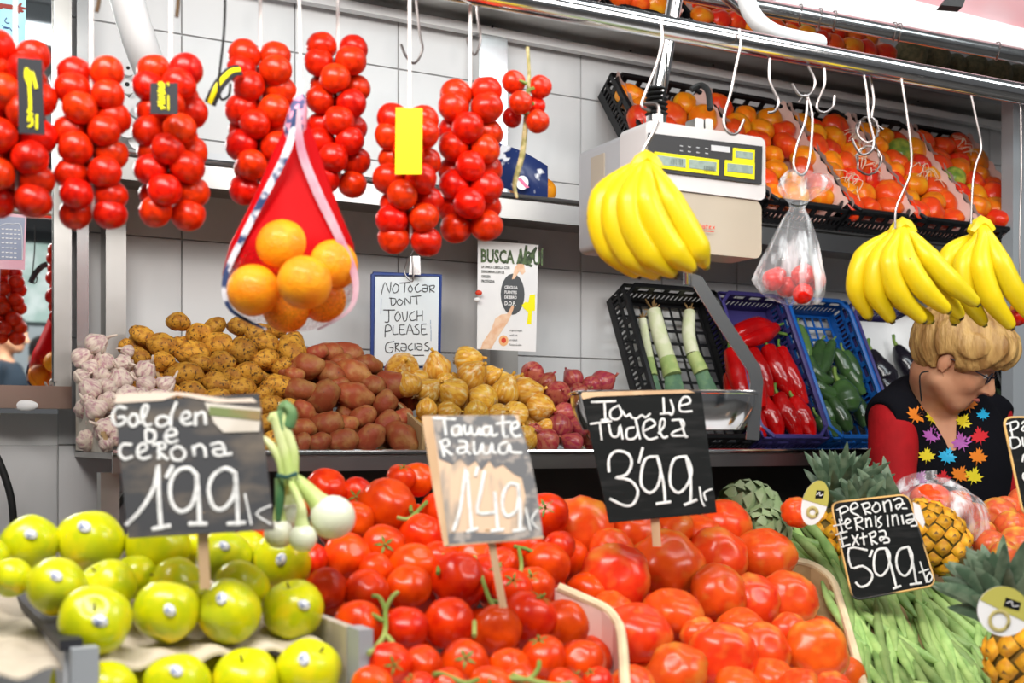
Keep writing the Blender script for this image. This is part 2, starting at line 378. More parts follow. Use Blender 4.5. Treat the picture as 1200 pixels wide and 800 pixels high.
sh3 = shelf('top_shelf', 'highest steel shelf with fruit crates and melons above white strip', 3.12, 3.34, EYE+1.165, .03, LX(390, 3.12), 4.3, m_steel_d)
mb = MB(); lb(mb, .55, 4.3, 3.29, 3.32, EYE+1.115, EYE+1.138)
strip = solo('shelf_bracket_strip', mb, m_white, 'white metal strip with screws along the wall under top shelf', 'strip', smooth=False)
sc_ = MB()
for px in (577, 739, 836, 1076, 1174): sc_.ell(W(px, 35+(px-600)*.175, 3.285), (.004, .004, .004), None, 8, 6)
part('screws', sc_, m_tagd, strip)['kind'] = 'stuff'
# post right edge
for px0, px1, D, lab in ((1187, 1214, 2.90, 'grey steel upright at the right edge of shelves'),):
    mb = MB(); lb(mb, LX(px0, D), LX(px1, D), D, D+.05, EYE+.05, EYE+1.1); solo('shelf_upright', mb, m_grey, lab, 'post', smooth=False)
# shelf support upright behind the poster
mb = MB(); lb(mb, LX(574, 3.25), LX(607, 3.25), 3.25, 3.33, EYE-.015, EYE+.555)
solo('shelf_upright', mb, m_steel_d, 'steel upright behind the onion poster', 'post', smooth=False)
mb = MB(); lb(mb, LX(567, 3.25), LX(600, 3.25), 3.28, 3.333, EYE+.625, EYE+1.11)
solo('shelf_upright', mb, m_steel, 'steel upright on upper wall behind the sixth tomato bunch', 'post', smooth=False)
# dark cupboard under the lower shelf, leg
mb = MB(); lb(mb, LX(132, 2.86)+.35, 4.1, 3.0, 3.3, .1, EYE-.06)
solo('under_shelf_cupboard', mb, M('dark_cupboard', (.06, .062, .055), (.045, .045, .04), ns=3, rough=.35), 'dark grey cupboard front under the lower shelf', 'cupboard', smooth=False)
mb = MB(); lb(mb, LX(118, 2.85), LX(140, 2.85), 2.85, 2.90, .0, EYE-.058)
mb.tube([W(118, 625, 2.85), W(145, 580, 2.95)], .008)
solo('shelf_support', mb, m_steel_d, 'dark steel leg under the left end of lower shelf', 'leg', smooth=False)
# soffit, fascia, upper rails
def rail_pts(px0, py0, Y0, px1, py1):
    Y1 = Y0*(520-py0)/(520-py1); return P(px0, py0, Y0), P(px1, py1, Y1)
a, b = rail_pts(700, 17.5, 2.0, 1200, 110); d = (b-a)
rail = thing('hanging_rail', 'long round steel rail across the top that the hooks hang from', 'rail', a)
part('tube', MB().tube([a-d*1.75, b+d*.5], .0203, 20), m_chrome, rail)
a2, b2 = rail_pts(900, 10, 2.8, 1200, 66); d2 = b2-a2
rail2 = thing('upper_rail', 'second steel rail higher and farther back with wire loops', 'rail', a2)
part('tube', MB().tube([a2-d2*.6, b2+d2*.6], .0195, 16), m_steel, rail2)
for px in (937, 977, 1047, 1053, 1168, 960):
    py = 10+(px-900)*.187; Y = 2.8*510/(520-py)
    mb = MB(); c = P(px, py, Y)
    pts = [c+Vector((.003*math.sin(t*2), -.023*math.cos(t), .023*math.sin(t))) for t in [k*.5 for k in range(13)]]
    mb.tube(pts, .0018, 6); part('wire_loop', mb, m_wire, rail2)
mb = MB()
A0, B0 = rail_pts(940, -33, 2.9, 1200, 33)
q = [A0+(A0-B0)*.1, B0+(B0-A0)*1.2]
up = Vector((0, 0, .0)); dn = Vector((0, 0, -.085)); bk = Vector((-.02, .3, 0))
mb.hexa([q[0]+dn, q[1]+dn, q[1]+dn+bk*.1, q[0]+dn+bk*.1, q[0]+up, q[1]+up, q[1]+up+bk*.1, q[0]+up+bk*.1])
fas = solo('fascia_board', mb, m_white, 'white fascia board above the rails at upper right', 'board', smooth=False)
mb = MB()
q2 = [p+Vector((0, .02, .004)) for p in q]; up = Vector((0, -.25, .30))
th_ = Vector((0, .03, 0)); mb.hexa([q2[0], q2[1], q2[1]+th_, q2[0]+th_, q2[0]+up, q2[1]+up, q2[1]+up+th_, q2[0]+up+th_])
solo('canopy_panel', mb, M('pink_canopy', (.78, .42, .44), (.82, .66, .68), ns=2, rough=.5), 'pink canopy panel above the white fascia', 'canopy', smooth=False)
mb = MB(); mb.prism([P(1103, 6, 2.55), P(1112, -6, 2.55), P(1134, -8, 2.55), P(1128, 8, 2.55)], (0, .03, 0)); solo('clamp', mb, m_black, 'black clamp at the edge of the pink canopy', 'clamp', smooth=False)
# white pipes top
mb = MB(); mb.tube([P(872, -30, 2.45), P(878, 10, 2.45), P(905, 38, 2.5), P(960, 50, 2.75)], .019, 12, smooth=5)
solo('white_bracket_pipe', mb, m_white, 'white painted pipe bracket above the hook rail', 'pipe')
mb = MB(); mb.tube([P(830, -20, 2.5), P(870, 14, 2.6), P(925, 45, 2.75)], .010, 10); solo('diagonal_strut', mb, m_steel, 'thin diagonal steel strut beside the white bracket pipe', 'strut')
mb = MB(); mb.tube([P(140, -40, 2.35), P(152, 10, 2.38), P(166, 55, 2.42), P(185, 105, 2.5), P(200, 150, 2.55)], [.034]*5, 20, smooth=5)
solo('white_duct', mb, m_white, 'thick white curved pipe coming down behind the tomatoes', 'pipe')
mb = MB(); mb.tube([P(-12, 520, 2.55), P(2, 548, 2.55), P(14, 590, 2.55), P(15, 640, 2.55), P(5, 690, 2.5)], .008, 10, smooth=5)
solo('black_hose', mb, m_rubber, 'black hose curving down the left edge behind the apples', 'hose')
mb = MB(); mb.box((LX(0, 3.3), 3.3*CT, .5), (LX(130, 3.3), 3.31*CT, EYE+.05), fromL)
# counter below the display
mb = MB(); mb.box((-.3, .95, 0), (2.4, 1.75, EYE-.52), fromL)
solo('display_counter', mb, m_greyl, 'counter under the fruit boxes', 'counter', smooth=False)
# ================================================================ fruit meshes
S, Cc, PI = math.sin, math.cos, math.pi
def wob(v, a, s, seed): 
    return 1+a*noise.noise(Vector((v[0]*s+seed*7.1, v[1]*s+seed*3.3, v[2]*s)))
def apple_mb(seed):
    def fn(t, p):
        c = Cc(t); R_ = S(t)**.85*(1+.05*c) if S(t) > 0 else 0
        R_ *= 1+.035*Cc(5*p)*max(0, -c)
        z = c*.93-.24*math.exp(-(R_/.22)**2)*(c > 0)+.16*math.exp(-(R_/.2)**2)*(c < 0)
        v = Vector((R_*Cc(p), R_*S(p), z)); return v*wob(v, .08, 1.2, seed)
    return MB().uvs(fn, 24, 16)
def round_tom(seed, flat=.9, lobes=0, la=0., dim=.12, wa=.06):
    def fn(t, p):
        c = Cc(t); R_ = S(t)
        R_ *= 1+la*(abs(Cc(lobes*p/2))-.6)*S(t) if lobes else 1
        z = c*flat-dim*math.exp(-(R_/.22)**2)*(c > 0)+dim*.3*math.exp(-(R_/.2)**2)*(c < 0)
        v = Vector((R_*Cc(p), R_*S(p), z)); return v*wob(v, wa, 1.3, seed)
    return MB().uvs(fn, 28 if lobes else 20, 14)
def calyx_mb(r0=.45, z0=.80, n=5, stem=.25):
    mb = MB()
    for k in range(n):
        a = 2*PI*k/n; d = Vector((Cc(a), S(a), 0)); q = Vector((-S(a), Cc(a), 0))
        mb.add([Vector((0, 0, z0-.02)), d*r0*.45+q*.07+Vector((0, 0, z0+.06)), d*r0+Vector((0, 0, z0+.02)), d*r0*.45-q*.07+Vector((0, 0, z0+.06)), d*r0*.45+Vector((0, 0, z0+.03))],
               [(0, 1, 4), (1, 2, 4), (2, 3, 4), (3, 0, 4)])
    mb.tube([(0, 0, z0-.05), (.03, 0, z0+stem)], .05, 6)
    return mb
tom_small = [(round_tom(s, .94).mesh('tomato', m_tom), []) for s in range(4)]
cal = calyx_mb(.5, .82).mesh('calyx', m_calyx)
tom_vine = [(round_tom(s+10, .9, 0, 0, .10, .10).mesh('tomato', m_vine), [('calyx', cal)] if s % 3 == 0 else []) for s in range(6)]
scar = MB().ell((0, 0, .56), (.13, .13, .03), None, 8, 5).mesh('stem_scar', m_brownstem)
tom_beef = [(round_tom(s+20, .78, n, .07, .13, .09).mesh('beef_tomato', m_beef), [('stem_scar', scar)]) for s, n in ((0, 9), (1, 7), (2, 11), (3, 8))]
rib = [(round_tom(s+30, .78, n, .08, .15, .12).mesh('ribbed_tomato', mm), []) for s, n, mm in ((0, 7, m_persim), (1, 8, m_persimr), (2, 6, m_persim), (3, 9, m_persimr), (4, 6, m_persimg))]
apst = MB().tube([(0, 0, .6), (.06, 0, .95)], .035, 6).mesh('stem', m_brownstem)
def stick_mb(az, el):
    d = Vector((Cc(el)*Cc(az), Cc(el)*S(az), S(el))); 
    q = d.orthogonal().normalized(); u = d.cross(q); mb = MB(); c = d*1.0
    mb.prism([c+q*.17*Cc(a)+u*.22*S(a) for a in [2*PI*k/12 for k in range(12)]], d*.02); return mb
apples = []
for s in range(4):
    apples.append((apple_mb(s).mesh('apple', m_apple), [('stem', apst)]))
stk = [stick_mb(0, 0).mesh('sticker', m_sticker)]
def spud(seed, m, nm):
    def fn(t, p):
        v = Vector((S(t)*Cc(p)*1.22, S(t)*S(p)*.92, Cc(t)*.88)); return v*wob(v, .28, .9, seed)*wob(v, .08, 2.6, seed)
    return (MB().uvs(fn, 20, 12).mesh(nm, m), [])
pots = [spud(s, m_pot, 'potato') for s in range(5)]; rpots = [spud(s+9, m_redpot, 'red_potato') for s in range(5)]
def onion_def(seed, m, nm):
    def fn(t, p):
        c = Cc(t); R_ = S(t)**.9 if S(t) > 0 else 0
        z = c*.86 + .42*max(0, c)**9
        v = Vector((R_*Cc(p), R_*S(p), z)); return v*wob(v, .10, 1.1, seed)
    mb = MB().uvs(fn, 20, 16)
    rt = MB(); rr = random.Random(seed)
    for k in range(9):
        a = rr.uniform(0, 6.28); rt.tube([(0, 0, -.82), (Cc(a)*.15, S(a)*.15, -1.0), (Cc(a)*.3, S(a)*.3, -.98)], .025, 4)
    nk = MB().tube([(0, 0, 1.1), (.05, .02, 1.35), (.15, .0, 1.5)], [.14, .09, .12], 7)
    return (mb.mesh(nm, m), [('roots', rt.mesh('roots', m_root)), ('neck', nk.mesh('neck', m))])
onions = [onion_def(s, m_onion, 'onion') for s in range(4)]; ronions = [onion_def(s+5, m_redonion, 'red_onion') for s in range(3)]
def garlic_def(seed):
    def fn(t, p):
        c = Cc(t); R_ = S(t)**.8*(1+.13*(abs(Cc(4*p))-.6)) if S(t) > 0 else 0
        z = c*.72+.5*max(0, c)**6
        v = Vector((R_*Cc(p), R_*S(p), z)); return v*wob(v, .12, 1.3, seed)
    st = MB().tube([(0, 0, .95), (.1, 0, 1.5), (.35, .1, 2.0)], [.2, .13, .1], 7)
    return (MB().uvs(fn, 32, 12).mesh('garlic_bulb', m_garlic), [('stem', st.mesh('stem', m_garlic))])
garl = [garlic_def(s) for s in range(4)]
def pileplace(items, D0, k, y0, tol=.9, it=80):
    """items (px, py, rpx): depth grows up the heap; resolve overlaps in depth."""
    n = len(items); Y = [WY(i[0], D0+(y0-i[1])*k) for i in items]
    for _ in range(it):
        mv = 0
        for a in range(n):
            for b in range(a+1, n):
                if abs(items[a][0]-items[b][0])+abs(items[a][1]-items[b][1]) > 3.2*(items[a][2]+items[b][2]): continue
                pa = P(items[a][0], items[a][1], Y[a]); pb = P(items[b][0], items[b][1], Y[b])
                rr = (items[a][2]*Y[a]+items[b][2]*Y[b])/F*tol; dd = pa-pb
                if dd.length < rr:
                    s = (rr-dd.length)*.5*(1 if Y[a] >= Y[b] else -1); Y[a] += s*.6; Y[b] -= s*.6; mv = 1
        if not mv: break
    return Y
def rrot(rng, tilt=.6): return (rng.uniform(-tilt, tilt), rng.uniform(-tilt, tilt), rng.uniform(0, 6.28))
def pile(items, defs, name, adj, cat, where, group, D0, k, y0, rh, rng, tilt=.6, tol=.9, facing=None, extra=None, rfac=1.0):
    Ys = pileplace(items, D0, k, y0, tol); rl = rowlabels([(i[0], i[1]) for i in items], rh); out = []
    for n, (it, Y) in enumerate(zip(items, Ys)):
        r_, c_ = rl[n]; df = rng.choice(defs)
        o = spawn(df, P(it[0], it[1], Y), facing(rng) if facing else rrot(rng, tilt), it[2]*Y/F*rfac, name,
                  '%s, %s from left, %s row down, %s' % (adj, ordn(c_), ordn(r_), where), cat, group)
        if extra: extra(o, n)
        out.append(o)
    return out
def filler(poly, step, rpx, defs, name, label, cat, group, D0, k, y0, rng, dback):
    def inside(x, y):
        c = False
        for i in range(len(poly)):
            x1, y1 = poly[i]; x2, y2 = poly[i-1]
            if (y1 > y) != (y2 > y) and x < (x2-x1)*(y-y1)/(y2-y1)+x1: c = not c
        return c
    y = min(p[1] for p in poly); row = 0
    while y < max(p[1] for p in poly):
        x = min(p[0] for p in poly)+(step/2 if row % 2 else 0)
        while x < max(p[0] for p in poly):
            if inside(x, y):
                Y = WY(x, D0+(y0-y)*k+dback); spawn(rng.choice(defs), P(x+rng.uniform(-3, 3), y+rng.uniform(-3, 3), Y), rrot(rng, 2), rpx*Y/F, name, label, cat, group)
            x += step
        y += step*.8; row += 1
# ---- golden apples
rg = random.Random(3)
AP = [(35, 637, 34), (14, 677, 23), (-14, 655, 26), (107, 637, 40), (185, 641, 38), (262, 652, 32), (291, 646, 25), (226, 640, 22), (66, 687, 35), (127, 688, 33), (158, 676, 26),
      (205, 686, 33), (195, 717, 38), (281, 690, 33), (269, 717, 38), (330, 658, 36), (343, 714, 36), (112, 728, 42), (230, 700, 20)]
def apstick(o, n):
    if n in (0, 3, 8, 17, 14, 15, 16, 5, 12):
        d = -(o.location-Vector((0, 0, EYE))).normalized()
        d = (d+Vector((rg.uniform(-.35, .45), 0, rg.uniform(.0, .6)))).normalized()
        c = bpy.data.objects.new('sticker', stk[0]); COL.objects.link(c); c.parent = o
        rot = (o.rotation_euler.to_matrix().inverted() @ d)
        # project to the fruit surface
        me = o.data; best = max(me.vertices, key=lambda v: v.co.normalized().dot(rot)); L = best.co.length
        c.rotation_euler = rot.to_track_quat('X', 'Z').to_euler(); c.location = rot*(L-.985)
pile(AP, apples, 'apple', 'waxy yellow-green apple', 'apple', 'the box', 'apples in the grey box', 1.62, .0028, 730, 26, rg, .9, .92, None, apstick)
AP2 = [(122, 813, 39), (208, 803, 39), (288, 798, 39), (361, 786, 39)]
for n, (x, y, r) in enumerate(AP2):
    Y = WY(x, 1.575); o = spawn(apples[n], P(x, y, Y), rrot(rg, .5), r*Y/F, 'apple', 'yellow apple below the cardboard tray at bottom edge, %s from left' % ordn(n+1), 'apple', 'apples under the tray')
    if n in (1, 3): apstick(o, 0)
# tray and apple box
mb = MB()
zt = EYE-.248
xl, xr = toL(W(60, 765, 1.6))[0]-.02, toL(W(378, 750, 1.6))[0]
def trayf(u, v):
    x = xl-.06+(xr-xl+.06)*u; y = (1.585+.75*v)*CT
    return fromL(x, y, zt+.006*S(u*40)*S(v*20+1)+.05*v)
mb.grid(trayf, 60, 20); n0 = len(mb.v)
mb2 = MB(); mb2.v = [(v[0], v[1], v[2]-.004) for v in mb.v]; mb2.f = [tuple(reversed(f)) for f in mb.f]
nu = 60; mb2.add(mb.v, mb.f); mb2.f += [(i, i+1, n0+i+1, n0+i) for i in range(nu)]
solo('pulp_tray', mb2, m_tray, 'wavy beige cardboard tray the upper apples sit on', 'tray')
ab = thing('apple_box', 'grey edged white fruit box holding the golden apples', 'box', fromL((xl+xr)/2, 1.7*CT, EYE-.50))
xA = toL(W(86, 760, 1.56))[0]; xB = toL(W(414, 737, 1.56))[0]; zr = zat(86, 762, 1.56)
part('side_panel', MB().box((xA-.008, 1.57*CT, EYE-.5), (xA+.006, 2.5*CT, zr), fromL), m_greyl, ab, False)
part('rim', MB().box((xA-.014, 1.56*CT, zr), (xA+.010, 2.5*CT, zr+.012), fromL), m_tagd, ab, False)
part('corner_post', MB().box((xA-.004, 1.54*CT, EYE-.5), (xA+.024, 1.565*CT, zr+.004), fromL), m_grey, ab, False)
part('side_panel', MB().box((xB-.006, 1.57*CT, EYE-.5), (xB+.006, 2.4*CT, zat(414, 735, 1.56)), fromL), m_stem and m_cardw, ab, False)
part('corner_post', MB().box((xB-.006, 1.52*CT, EYE-.5), (xB+.012, 1.565*CT, zat(414, 735, 1.56)+.002), fromL), m_grey, ab, False)
part('bottom', MB().box((xA, 1.56*CT, EYE-.5), (xB, 2.4*CT, EYE-.49), fromL), m_cardw, ab, False)
filler([(95, 800), (95, 850), (400, 850), (400, 800)], 70, 38, apples, 'apple', 'yellow apple mostly hidden below the front apples', 'apple', 'hidden lower apples', 1.66, .0, 730, rg, 0)
# ---- vine tomatoes
VT = [(383, 572, 23), (418, 581, 20), (455, 592, 31), (489, 562, 19), (494, 627, 25), (449, 640, 24), (406, 651, 26), (440, 668, 19), (382, 690, 23), (485, 664, 27), (478, 687, 25), (430, 693, 25),
      (537, 678, 31), (570, 678, 26), (422, 731, 27), (476, 735, 25), (526, 729, 28), (582, 738, 28), (455, 779, 25), (494, 779, 22), (545, 777, 26), (524, 806, 22), (598, 784, 24),
      (641, 660, 25), (624, 689, 24), (620, 722, 29), (661, 732, 27), (637, 770, 25), (682, 775, 25), (610, 800, 20), (662, 805, 22), (600, 690, 22), (612, 640, 24), (515, 655, 21),
      (556, 652, 21), (640, 603, 24), (350, 586, 20), (415, 610, 22), (385, 610, 20), (470, 560, 16), (575, 806, 24), (435, 806, 24), (520, 600, 26), (575, 625, 26), (655, 640, 18), (590, 660, 18), (700, 800, 18), (365, 655, 18), (490, 808, 20), (300, 628, 22)]
def camface(t):
    def f(rng):
        return (rng.uniform(.2, 1.6), rng.uniform(-.7, .7), rng.uniform(0, .6))
    return f
pile(VT, tom_vine, 'tomato', 'shiny round red tomato', 'tomato', 'the vine tomatoes', 'vine tomatoes in the middle box', 1.50, .0025, 790, 24, rg, 1, .86, camface(0), None, 1.1)
filler([(370, 600), (520, 575), (660, 600), (700, 720), (700, 830), (425, 830), (365, 700)], 50, 27, [(d[0], []) for d in tom_vine], 'tomato', 'red tomato mostly hidden under the top layer of vine tomatoes', 'tomato', 'hidden vine tomatoes', 1.50, .0025, 790, rg, .13)
VS = [([(432, 766), (447, 750), (452, 735), (452, 715), (459, 700), (466, 694)], [(452, 715), (445, 700), (436, 698)], [(450, 742), (458, 750), (463, 758)], [(450, 728), (436, 720), (430, 722)]),
      ([(556, 652), (562, 668), (575, 705), (590, 718), (586, 706), (573, 704)], [(556, 728), (556, 745)], [(520, 650), (515, 660), (513, 672)]),
      ([(600, 790), (618, 796), (630, 785), (632, 775)], [(618, 796), (650, 803), (668, 800)], [(570, 788), (600, 795), (618, 796)]),
      ([(500, 588), (488, 600), (478, 608), (465, 606)], [(482, 600), (480, 588)], [(488, 600), (492, 612)]),
      ([(602, 640), (616, 643), (628, 648)], [(608, 642), (611, 660), (610, 672)]),
      ([(560, 796), (545, 800), (520, 790), (508, 790)],)]
for n, st in enumerate(VS):
    mb = MB()
    for ln in st:
        mb.tube([P(x, y, WY(x, 1.50+(790-y)*.0025)-.045) for x, y in ln], [.0032]*len(ln), 7, smooth=4)
    solo('vine_stem', mb, m_stem, 'green branching tomato stem, %s' % ['at lower left of the vine tomatoes', 'right below the rubbed price board', 'at bottom edge of the vine tomatoes', 'just left of the rubbed price board', 'at the right of the rubbed price board stick', 'short piece at bottom edge between tomatoes'][n], 'stem')
# ---- beef tomatoes
BT = [(681, 621, 37), (720, 677, 39), (782, 661, 40), (840, 653, 34), (895, 651, 34), (748, 741, 38), (790, 719, 33), (842, 694, 32), (881, 705, 31), (924, 703, 33), (957, 763, 36), (793, 788, 34),
      (847, 770, 38), (893, 762, 31), (850, 612, 28), (716, 643, 24), (745, 622, 28), (782, 622, 28), (817, 626, 26), (868, 735, 26), (905, 795, 26), (935, 806, 24), (865, 805, 26), (740, 806, 26),
      (715, 715, 24), (975, 812, 24), (820, 745, 22), (925, 741, 22)]
pile(BT, tom_beef, 'beef_tomato', 'big ribbed red-orange tomato', 'tomato', 'the beef tomatoes', 'large ribbed tomatoes in the right box', 1.58, .0025, 790, 30, rg, 1, .84, lambda r: (r.uniform(.3, 1.5), r.uniform(-.6, .6), r.uniform(0, .5)), None, 1.1)
filler([(690, 610), (890, 620), (965, 700), (1000, 830), (740, 830), (700, 700)], 60, 32, [(d[0], []) for d in tom_beef], 'beef_tomato', 'ribbed tomato mostly hidden under the top layer of big tomatoes', 'tomato', 'hidden ribbed tomatoes', 1.58, .0025, 790, rg, .14)
# box walls with rounded ends
def wallpiece(label, pts, D0, k, thick, inner, m_edge, m_face):
    t = thing('box_side', label, 'box', P(pts[0][0], 800, WY(pts[0][0], D0)))
    top = [P(x, y, WY(x, D0+(790-y)*k)) for x, y in pts]
    bot = [Vector((p.x, p.y, EYE-.5)) for p in top]
    ex = Vector((CT, ST, 0))*thick
    mb = MB()
    for i in range(len(top)-1): mb.hexa([bot[i], bot[i+1], bot[i+1]+ex, bot[i]+ex, top[i], top[i+1], top[i+1]+ex, top[i]+ex])
    part('panel', mb, m_face, t, False)
    mb = MB(); mb.tube([p+ex*.5+Vector((0, 0, .001)) for p in top], thick*.62, 8, smooth=4); part('rim', mb, m_edge, t)
m_cream = M('cream_edge', (.80, .66, .42), (.70, .56, .36), ns=20, rough=.7)
wallpiece('cream box side with rounded corner between vine and ribbed tomatoes', [(650, 689), (675, 700), (705, 714), (718, 728), (724, 745), (728, 800), (732, 860)], 1.51, .0022, .012, 0, m_cream, m_pink)
wallpiece('cream rimmed box side between ribbed tomatoes and flat beans', [(925, 657), (950, 663), (972, 680), (983, 710), (993, 745), (1008, 800), (1020, 860)], 1.67, .0025, .012, 0, m_cream, m_card)
# ================================================================ shelf heaps
rs = random.Random(11)
YP = [(168, 394, 14), (209, 377, 14), (232, 390, 14), (251, 383, 13), (281, 382, 13), (303, 390, 14), (322, 386, 13), (160, 417, 13), (190, 405, 16), (226, 413, 18), (255, 403, 17), (284, 411, 17),
      (312, 402, 15), (342, 410, 19), (190, 424, 15), (258, 428, 18), (312, 421, 14), (330, 430, 12), (217, 440, 20), (254, 450, 15), (289, 438, 18), (305, 441, 10), (326, 452, 17), (225, 458, 15), (283, 455, 15), (308, 462, 12),
      (315, 475, 14), (340, 477, 11), (310, 496, 13), (318, 516, 13), (335, 500, 10), (145, 405, 8), (250, 470, 16), (200, 460, 14), (270, 440, 12), (235, 425, 12)]
pile(YP, pots, 'potato', 'speckled yellow-brown potato', 'potato', 'the yellow heap', 'yellow potatoes on the shelf', 2.84, .0026, 520, 16, rs, 1.5, .8, lambda r: (r.uniform(-.5, .5), r.uniform(-.6, .6), r.uniform(-.7, .9)), None, .98)
RP = [(335, 434, 13), (360, 430, 17), (350, 458, 16), (377, 466, 19), (386, 413, 14), (407, 415, 16), (386, 437, 16), (414, 437, 17), (432, 428, 13), (436, 451, 14), (461, 450, 17), (415, 465, 18),
      (450, 473, 15), (357, 483, 13), (354, 502, 14), (383, 496, 16), (406, 498, 12), (425, 489, 14), (452, 498, 16), (471, 491, 12), (352, 519, 12), (374, 518, 13), (401, 517, 16), (432, 513, 17), (470, 513, 18), (400, 425, 12), (372, 412, 10), (340, 518, 9), (345, 440, 10), (398, 450, 10), (440, 512, 10)]
pile(RP, rpots, 'red_potato', 'smooth reddish brown potato', 'potato', 'the red heap', 'red potatoes on the shelf', 2.84, .0026, 520, 16, rs, 1.5, .8, lambda r: (r.uniform(-.5, .5), r.uniform(-.6, .6), r.uniform(-.7, .9)), None, 1.02)
ON = [(472, 432, 19), (512, 432, 17), (547, 421, 16), (553, 440, 18), (531, 461, 19), (500, 459, 16), (567, 468, 18), (592, 459, 17), (480, 452, 15), (500, 480, 13), (524, 484, 14), (558, 484, 15), (585, 486, 14),
      (608, 454, 15), (616, 458, 17), (632, 478, 17), (604, 486, 16), (616, 514, 16), (492, 445, 12), (598, 512, 14), (575, 440, 12), (520, 446, 10), (640, 500, 10)]
pile(ON, onions, 'onion', 'golden papery onion', 'onion', 'the golden onion heap', 'golden onions on the shelf', 2.84, .0026, 520, 18, rs, 1.5, .8, lambda r: (r.uniform(-1.6, 1.6), r.uniform(-1.6, 1.6), r.uniform(0, 6)), None, 1.02)
RO = [(624, 437, 14), (641, 449, 12), (654, 461, 15), (672, 445, 13), (678, 460, 12), (705, 449, 15), (693, 452, 12), (661, 484, 13), (655, 501, 16), (680, 500, 13), (640, 517, 16), (672, 519, 13), (678, 478, 11), (626, 505, 10),
      (700, 505, 14), (700, 475, 14), (722, 470, 13), (722, 510, 14), (745, 515, 13), (745, 490, 13)]
pile(RO, ronions, 'red_onion', 'small purple-red onion', 'onion', 'the red onion heap', 'red onions on the shelf', 2.84, .0026, 520, 16, rs, 1.5, .8, lambda r: (r.uniform(-1.6, 1.6), r.uniform(-1.6, 1.6), r.uniform(0, 6)))
GA = [(111, 405, 14), (95, 420, 13), (122, 425, 13), (108, 432, 11), (145, 427, 12), (120, 441, 11), (141, 446, 14), (170, 435, 13), (94, 442, 10), (107, 457, 14), (124, 455, 13), (193, 452, 12), (172, 452, 12), (114, 481, 14),
      (128, 471, 13), (122, 504, 14), (150, 465, 14), (165, 467, 13), (125, 521, 9), (145, 490, 13), (140, 512, 12), (185, 468, 13), (103, 470, 9), (150, 412, 8)]
pile(GA, garl, 'garlic_bulb', 'white and purple garlic bulb', 'garlic', 'the garlic box', 'garlic bulbs in the box', 2.80, .0026, 520, 15, rs, 1.5, .8, lambda r: (r.uniform(-1.4, 1.4), r.uniform(-1.4, 1.4), r.uniform(0, 6)))
def slope_filler(x0, x1, y0_, defs, name, label, cat, group, r=16, st=30):
    filler([(x0, y0_), (x1, y0_), (x1, 520), (x0, 520)], st, r, [(d[0], []) for d in defs], name, label, cat, group, 2.84, .0026, 520, rs, .085)
slope_filler(160, 345, 410, pots, 'potato', 'yellow potato buried under the top layer of the yellow heap', 'potato', 'buried yellow potatoes')
slope_filler(345, 490, 440, rpots, 'red_potato', 'red potato buried under the top layer of the red heap', 'potato', 'buried red potatoes')
slope_filler(500, 630, 452, onions, 'onion', 'golden onion buried under the top layer of the onion heap', 'onion', 'buried golden onions')
slope_filler(640, 750, 470, ronions, 'red_onion', 'red onion buried under the top layer of the red onion heap', 'onion', 'buried red onions', 14, 26)
slope_filler(100, 180, 440, garl, 'garlic_bulb', 'garlic bulb buried under the top layer of the garlic box', 'garlic', 'buried garlic', 13, 24)
def divider(name, label, px0, yb, px1, yt, m, D0=2.80, D1=3.15, pb=None):
    xm = None; mb = MB(); lx = toL(W(px0, yb, D0))[0]
    zt0 = zat(px0, yb, D0); pt = W(px1, yt, D1)
    mb.hexa([fromL(lx-.004, D0*CT, zL+.001), fromL(lx+.004, D0*CT, zL+.001), fromL(lx+.004, D1*CT, zL+.001), fromL(lx-.004, D1*CT, zL+.001),
             fromL(lx-.004, D0*CT, zt0), fromL(lx+.004, D0*CT, zt0), fromL(lx+.004, D1*CT, pt[2]), fromL(lx-.004, D1*CT, pt[2])])
    return solo(name, mb, m, label, 'divider', smooth=False)
divider('cardboard_divider', 'brown cardboard divider between red potatoes and golden onions', 496, 500, 477, 452, m_card, 2.80, 3.1)
divider('cardboard_divider', 'cardboard divider between garlic and yellow potatoes', 214, 500, 183, 432, m_card, 2.80, 3.1)
mb = MB(); lx0 = LX(126, 2.79)
q = [W(126, 528, 2.79), W(92, 441, 3.1)]
mb.hexa([q[0]+Vector((-.006, 0, -.004)), q[0], Vector((q[1].x, q[1].y, q[0].z)), Vector((q[1].x-.006, q[1].y, q[0].z)), q[0]+Vector((-.006, 0, .02)), q[0]+Vector((0, 0, .02)), q[1], q[1]+Vector((-.006, 0, 0))])
gb = thing('garlic_box', 'corrugated cardboard box holding the garlic at the left shelf end', 'box', q[0])
part('side', mb, m_cardw, gb, False)
mb = MB()
for k in range(26):
    t = k/25; p = (q[0]+Vector((0, 0, .022))).lerp(q[1], t); mb.box((p.x-.007, p.y-.004, p.z-.002), (p.x+.001, p.y+.004, p.z+.005))
part('corrugated_edge', mb, m_card, gb, False)['kind'] = 'stuff'
